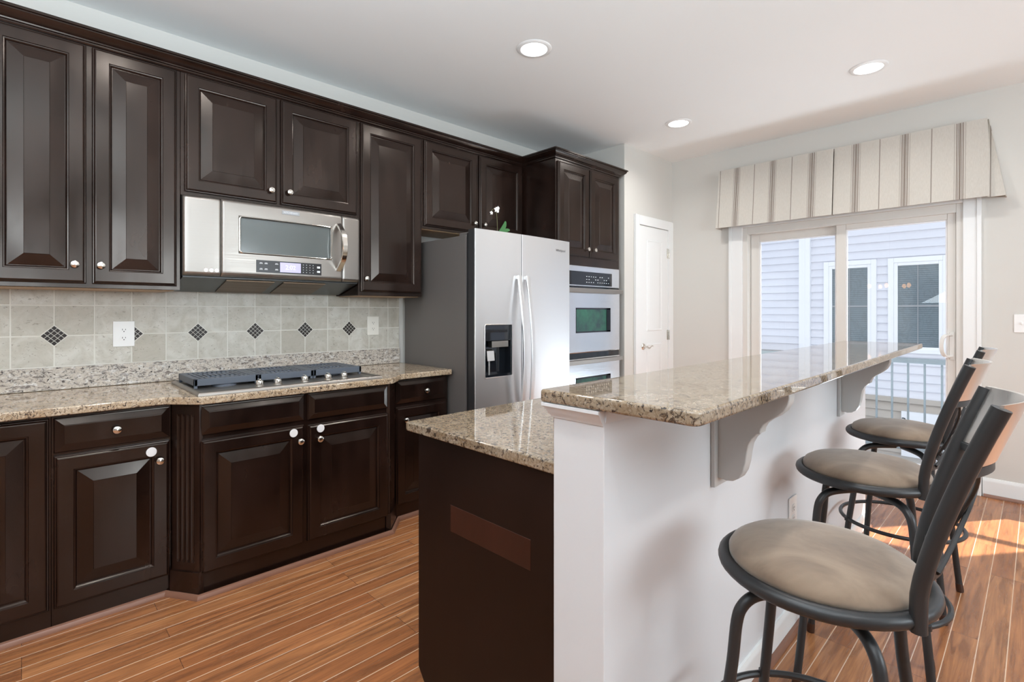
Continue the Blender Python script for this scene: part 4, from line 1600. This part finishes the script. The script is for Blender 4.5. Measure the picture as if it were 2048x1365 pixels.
# island base cabinet
t = thing('island_cabinet', 'dark brown island base cabinet with plain end panel and reddish plate', 'cabinet', (-1.2, 1.0, 0), None, True)
m = M()
m.prism([(-1.49, 0.075), (-1.42, 0.058), (-1.42, 0.0), (KX0 - 0.0006, 0.0), (KX0 - 0.0006, ZB - 0.002), (-1.49, ZB - 0.002)], 1.008, 3.62, 'y')
part('cabinet_body', m, 'panel_wood', t)
m = M()
m.prism([(-1.49, 0.072), (-1.428, 0.0), (KX0 - 0.0006, 0.0), (KX0 - 0.0006, ZB - 0.003), (-1.49, ZB - 0.003)], 0.999, 1.0075, 'y')
part('end_panel', m, 'panel_wood', t)
m = M(); m.box(-1.310, -0.958, 0.9975, 0.9992, 0.595, 0.680, 0.0008, 1)
part('cover_plate', m, 'plate_wood', t, 35, 'reddish brown rectangular plate')
for y0 in (1.03, 1.55, 2.07, 2.59, 3.11):
    m = M().door(y0, y0 + 0.50, 0.10, 0.70, -1.5115, sgn=-1)
    d = part('door', m, 'wood', t, 5)
    part('knob', knob_mesh(-1.5115, y0 + 0.04, 0.63, -1), 'chrome', d)
    m = M().drawer(y0, y0 + 0.50, 0.72, 0.87, -1.5115, sgn=-1)
    d = part('drawer', m, 'wood', t, 5)
    part('knob', knob_mesh(-1.5115, y0 + 0.25, 0.795, -1), 'chrome', d)

# ------------------------------------------------------------------ switch plate on the far wall
sw = thing('switch_plate', 'white light switch plate on the far wall at the right edge', 'switch', (-0.06, YF, 1.218))
m = M(); m.box(-0.118, 0.005, YF - 0.007, YF - 0.0005, 1.157, 1.281, 0.003)
part('cover_plate', m, 'white', sw)
for x in (-0.079, -0.033):
    m = M(); m.box(x - 0.0045, x + 0.0045, YF - 0.016, YF - 0.006, 1.212, 1.228, 0.002)
    part('toggle', m, 'white', sw)

# ------------------------------------------------------------------ bar stools
ZR = 0.719


def make_stool(label, x, y, seat_dx, seat_dy, base_rot, seat_rot):
    t = thing('bar_stool', label, 'bar stool', (0, 0, 0), 'swivel bar stools')
    c, s = math.cos(seat_rot), math.sin(seat_rot)

    def S(px, py, pz):      # seat frame: +x is the back of the stool
        return (seat_dx + c * px - s * py, seat_dy + s * px + c * py, pz)

    R = 0.200
    m = M(); m.tube([S(R * math.cos(2 * PI * i / 48), R * math.sin(2 * PI * i / 48), ZR) for i in range(48)], 0.0155, 12, closed=True)
    m.lathe([(0.0001, ZR - 0.012), (R, ZR - 0.012), (R, ZR + 0.004), (0.0001, ZR + 0.004)], (seat_dx, seat_dy, 0), 'z', 40)
    part('seat_ring', m, 'stool_metal', t)
    m = M()
    m.lathe([(0.0001, ZR + 0.0045), (0.180, ZR + 0.0045), (0.1905, ZR + 0.012), (0.191, ZR + 0.022), (0.184, ZR + 0.034), (0.166, ZR + 0.045), (0.13, ZR + 0.053), (0.07, ZR + 0.057), (0.0001, ZR + 0.058)], (seat_dx, seat_dy, 0), 'z', 64)
    part('seat_cushion', m, 'suede', t, 60)
    m = M()
    m.lathe([(0.085, ZR - 0.034), (0.085, ZR - 0.026), (0.06, ZR - 0.022), (0.06, ZR - 0.0125), (0.0001, ZR - 0.0125)], (seat_dx * 0.5, seat_dy * 0.5, 0), 'z', 24)
    part('swivel_plate', m, 'stool_metal', t)
    # legs: bent tubes leaving the swivel and turning down
    for k in range(4):
        a = base_rot + PI / 4 + k * PI / 2
        ca, sa = math.cos(a), math.sin(a)
        prof = [(0.02, ZR - 0.046), (0.10, ZR - 0.047), (0.145, ZR - 0.054), (0.172, ZR - 0.075), (0.185, ZR - 0.110), (0.195, 0.52), (0.214, 0.40), (0.230, 0.30), (0.247, 0.16), (0.265, 0.018)]
        P = smooth_path([(ca * r_, sa * r_, z_) for r_, z_ in prof], 5)
        m = M(); m.tube(P, 0.0125, 12)
        lg = part('leg', m, 'stool_metal', t)
        m = M()
        d = (P[-1] - P[-6]).normalized()
        e = P[-1]
        m.tube([e - d * 0.022, e - d * 0.004, (e.x + d.x * 0.012, e.y + d.y * 0.012, 0.004), (e.x + d.x * 0.014, e.y + d.y * 0.014, 0.0005)], [0.0138, 0.0145, 0.0145, 0.0135], 12)
        part('foot_cap', m, 'bronze', lg, label='bronze plastic foot cap')
    m = M(); m.tube([(0.232 * math.cos(2 * PI * i / 56), 0.232 * math.sin(2 * PI * i / 56), 0.325) for i in range(56)], 0.0085, 10, closed=True)
    for k in range(4):
        a = base_rot + PI / 4 + k * PI / 2
        m.lathe([(0.0001, 0.317), (0.010, 0.317), (0.010, 0.333), (0.0001, 0.333)], (0.236 * math.cos(a), 0.236 * math.sin(a), 0), 'z', 10)
    part('foot_ring', m, 'stool_metal', t)
    # back uprights
    hb = math.radians(35)

    def upr(sg, z):
        """centre line of an upright at height z, seat frame"""
        u = max(0, (z - 0.76)) / 0.36
        px = R * math.cos(hb) + 0.011 + 0.104 * (u ** 1.35 if u > 0 else 0)
        py = sg * (R * math.sin(hb) + 0.004 + 0.026 * u)
        return (px, py, z)
    for sg in (-1, 1):
        P = [Vector(S(*upr(sg, z))) for z in (0.702, 0.72, 0.74, 0.77, 0.80, 0.84, 0.88, 0.92, 0.96, 1.0, 1.04, 1.09, 1.136)]
        m = M(); m.tube(P, 0.0145, 14)
        part('back_upright', m, 'stool_metal', t)

    def across(z, bow, n=16, f0=0.0, f1=1.0):
        a, b = upr(-1, z), upr(1, z)
        out = []
        for i in range(n + 1):
            u = f0 + (f1 - f0) * i / n
            out.append(S(a[0] + bow * math.sin(PI * u), a[1] + (b[1] - a[1]) * u, z))
        return out
    # curved silver top plate, between the uprights and bowed to the rear
    m = M()
    rows_ = []
    for z in (1.022, 1.032, 1.06, 1.10, 1.134, 1.141):
        a, b = upr(-1, z), upr(1, z)
        rows_.append([S(a[0] - 0.004 + 0.046 * math.sin(PI * u / 20), a[1] + (b[1] - a[1]) * u / 20, z - (0.0 if z < 1.11 else 0.0)) for u in range(21)])
    n_ = 21
    vs = [p for r_ in rows_ for p in r_]
    bk = []
    for r_ in rows_:
        for p in r_:
            q = Vector((c, s, 0)) * 0.006
            bk.append((p[0] + q.x, p[1] + q.y, p[2] + 0.001))
    fs = []
    o2 = len(vs)
    for i in range(len(rows_) - 1):
        for j in range(n_ - 1):
            a = i * n_ + j
            fs += [(a, a + 1, a + 1 + n_, a + n_), (a + o2, a + n_ + o2, a + n_ + 1 + o2, a + 1 + o2)]
    Lr = len(rows_) - 1
    for j in range(n_ - 1):
        fs += [(j, j + o2, j + 1 + o2, j + 1), (Lr * n_ + j, Lr * n_ + j + 1, Lr * n_ + j + 1 + o2, Lr * n_ + j + o2)]
    for i in range(Lr):
        for j in (0, n_ - 1):
            fs.append((i * n_ + j, (i + 1) * n_ + j, (i + 1) * n_ + j + o2, i * n_ + j + o2))
    m.add(vs + bk, fs)
    part('back_plate', m, 'plate', t, 35, 'curved satin silver top plate')
    for z, bow in ((1.012, 0.044), (0.80, 0.030)):
        m = M(); m.tube(across(z, bow), 0, flat=(0.009, 0.004, (0, 0, 1)))
        part('back_rail', m, 'stool_metal', t)
    # crossing bars of the back
    for sg in (-1, 1):
        P = []
        for i in range(15):
            u = i / 14
            z = 0.803 + (1.009 - 0.803) * u
            a, b = upr(-1, z), upr(1, z)
            e = 0.5 + sg * (u - 0.5) * 0.62 * (0.55 + 0.9 * abs(u - 0.5))
            P.append(S(a[0] + (0.030 + 0.014 * u) * math.sin(PI * e) + sg * 0.0042, a[1] + (b[1] - a[1]) * e, z))
        m = M(); m.tube(P, 0, flat=(0.0085, 0.0035, (-s, c, 0)))
        part('cross_bar', m, 'stool_metal', t)
    t.location = (x, y, 0)
    return t


make_stool('bar stool nearest the camera, tan suede seat largest in view', -0.343, 1.283, 0.0, 0.019, math.radians(3), math.radians(6.5))
make_stool('middle bar stool of the three along the bar, tan suede seat', -0.428, 2.150, -0.007, 0.026, math.radians(9), math.radians(3))
make_stool('farthest bar stool of the three, closest to the sliding glass door', -0.452, 2.955, -0.003, 0.03, math.radians(-3), math.radians(2))

# ------------------------------------------------------------------ dining chandelier behind the camera (seen mirrored in the door glass)
ch = thing('chandelier', 'dark iron chandelier with five warm bulbs hanging from the ceiling', 'chandelier', (-1.98, -2.1, ZC))
m = M()
cx, cy = -1.98, -2.1
m.lathe([(0.06, ZC - 0.03), (0.07, ZC - 0.001), (0.0001, ZC - 0.001)], (cx, cy, 0), 'z', 20)
m.tube([(cx, cy, ZC - 0.03), (cx, cy, 1.78)], 0.007, 8)
for k in range(5):
    a = 2 * PI * k / 5 + 0.3
    m.tube(smooth_path([(cx, cy, 1.80), (cx + 0.12 * math.cos(a), cy + 0.12 * math.sin(a), 1.66), (cx + 0.28 * math.cos(a), cy + 0.28 * math.sin(a), 1.68), (cx + 0.32 * math.cos(a), cy + 0.32 * math.sin(a), 1.745)], 6), 0.006, 8)
part('arm_frame', m, 'bronze_iron', ch)
for k in range(5):
    a = 2 * PI * k / 5 + 0.3
    m = M(); m.lathe([(0.0001, 1.745), (0.016, 1.75), (0.028, 1.765), (0.034, 1.785), (0.030, 1.81), (0.018, 1.83), (0.0001, 1.838)], (cx + 0.32 * math.cos(a), cy + 0.32 * math.sin(a), 0), 'z', 12)
    part('bulb', m, 'bulb', ch)

# ------------------------------------------------------------------ outside: balcony and the house opposite
t = thing('balcony_deck', 'grey balcony deck floor outside the sliding glass door', 'deck', (-1.1, 5.5, -0.1))
m = M()
for k in range(8):
    m.box(-2.5, 0.3, YF + 0.155 + k * 0.118, YF + 0.155 + k * 0.118 + 0.114, -0.10, -0.06, 0.003)
part('deck_board', m, 'deck', t)
m = M()
for x in (-2.4, -1.1, 0.2):
    m.box(x - 0.04, x + 0.04, YF + 0.155, 6.02, -0.26, -0.10)
    m.box(x - 0.05, x + 0.05, 5.9, 6.0, -3.3, -0.26)
part('joist', m, 'ext_tan', t)

rl = thing('balcony_railing', 'grey metal balcony railing with thin vertical bars outside the glass door', 'railing', (-1.1, 5.9, -0.06))
m = M(); m.box(-2.5, 0.3, 5.87, 5.93, 0.825, 0.872, 0.008)
part('top_rail', m, 'rail_metal', rl)
m = M(); m.box(-2.5, 0.3, 5.885, 5.915, 0.02, 0.05, 0.004)
part('bottom_rail', m, 'rail_metal', rl)
x = -1.08 - 0.1205 * 11
while x < 0.3:
    m = M(); m.box(x - 0.008, x + 0.008, 5.892, 5.908, 0.049, 0.826, 0.002)
    part('baluster', m, 'rail_metal', rl)
    x += 0.1205
for x in (-2.48, 0.28):
    m = M(); m.box(x - 0.02, x + 0.02, 5.88, 5.92, -0.0598, 0.84, 0.003)
    part('post', m, 'rail_metal', rl)

YH = 9.0
hs = thing('neighbouring_house', 'pale lilac clapboard house with white-trimmed windows beyond the balcony', 'house', (-1.5, YH, -3.3))
m = M()
m.box(-9, 6, YH + 0.06, YH + 5, -3.3, 5.4)
part('house_core', m, 'siding', hs)


def siding(z0, z1, x0, x1, y, ex=0.118):
    m = M()
    z = z0
    while z < z1 - 1e-6:
        zt = min(z + ex, z1)
        m.prism([(y - 0.020, z), (y - 0.004, zt), (y + 0.06, zt), (y + 0.06, z)], x0, x1, 'x')
        z += ex
    return m


def siding_(z0, z1, x0, x1, y, ex=0.118):
    m = M()
    z = z0
    while z < z1 - 1e-6:
        zt = min(z + ex, z1)
        vs = [(x0, y - 0.030, z), (x1, y - 0.030, z), (x1, y - 0.003, zt), (x0, y - 0.003, zt), (x0, y + 0.06, z), (x1, y + 0.06, z), (x1, y + 0.06, zt), (x0, y + 0.06, zt)]
        m.add(vs, [(0, 1, 2, 3), (4, 7, 6, 5), (0, 4, 5, 1), (3, 2, 6, 7), (0, 3, 7, 4), (1, 5, 6, 2)])
        z += ex
    return m


part('upper_siding', siding_(0.075, 5.4, -9, 6, YH + 0.008), 'siding', hs, 0)
part('lower_siding', siding_(-3.3, 0.02, -9, 6, YH), 'ext_tan', hs, 0)
m = M(); m.box(-9, 6, YH - 0.06, YH + 0.02, 0.012, 0.082, 0.004)
part('ledge', m, 'ext_tan', hs)
m = M(); m.box(-2.66, -2.50, YH - 0.075, YH + 0.02, 0.083, 5.4, 0.004); m.box(-2.60, -2.57, YH - 0.082, YH - 0.07, 0.083, 5.4)
part('corner_board', m, 'ext_white', hs)
m = M(); m.box(-9, -2.73, YH - 0.30, YH - 0.024, 0.60, 0.66, 0.005); m.box(-9, -2.73, YH - 0.28, YH - 0.024, 0.083, 0.60)
part('bay_roof', m, 'sand', hs)
m = M()
m.prism([(YH - 0.5, 5.35), (YH + 2.6, 7.2), (YH + 5.5, 5.35)], -9.3, 6.3, 'x')
part('roof', m, 'roof', hs)


def house_window(x0, x1, gx0, gx1, z0, z1, gz0, gz1):
    m = M()
    m.box(x0, gx0 - 0.045, YH - 0.05, YH + 0.02, z0, z1, 0.004)
    m.box(gx1 + 0.045, x1, YH - 0.05, YH + 0.02, z0, z1, 0.004)
    m.box(gx0 - 0.045, gx1 + 0.045, YH - 0.05, YH + 0.02, gz1 + 0.045, z1, 0.004)
    m.box(gx0 - 0.045, gx1 + 0.045, YH - 0.05, YH + 0.02, z0, gz0 - 0.045, 0.004)
    f = part('house_window', m, 'ext_white', hs)
    m = M()
    for a, b, e, g_ in ((gx0 - 0.045, gx0, gz0 - .045, gz1 + .045), (gx1, gx1 + 0.045, gz0 - .045, gz1 + .045), (gx0, gx1, gz1, gz1 + .045), (gx0, gx1, gz0 - .045, gz0)):
        m.box(a, b, YH - 0.038, YH + 0.02, e, g_, 0.003)
    zm = (gz0 + gz1) / 2
    part('sash', m, 'ext_white', f)
    m = M()
    m.box(gx0, gx1, YH - 0.0325, YH - 0.0262, zm - 0.009, zm + 0.009)
    m.box((gx0 + gx1) / 2 - 0.004, (gx0 + gx1) / 2 + 0.004, YH - 0.0320, YH - 0.0265, gz0, gz1)
    part('muntin', m, 'grey', f)
    m = M(); m.box(gx0, gx1, YH - 0.0258, YH + 0.01, gz0, gz1)
    part('pane', m, 'blind', f, 0)


house_window(-2.317, -1.642, -2.205, -1.752, 0.717, 2.065, 0.807, 1.952)
house_window(-1.505, -0.830, -1.392, -0.943, 0.717, 2.065, 0.807, 1.952)
house_window(0.6, 1.28, 0.71, 1.16, 0.717, 2.065, 0.807, 1.952)
m = M(); m.box(-1.345, 1.8, YH - 0.09, YH - 0.02, -3.3, -0.10, 0.004)
part('garage_door', m, 'ext_white', hs)
text('house_number', '3', 0.13, (-1.315, YH - 0.094, -0.24), (PI / 2, 0, 0), 'slot', hs, 0.004)
m = M(); m.box(-14, 14, 5.04, 16, -3.45, -3.305)
m2 = struct('ground', m, 'ground', 0)
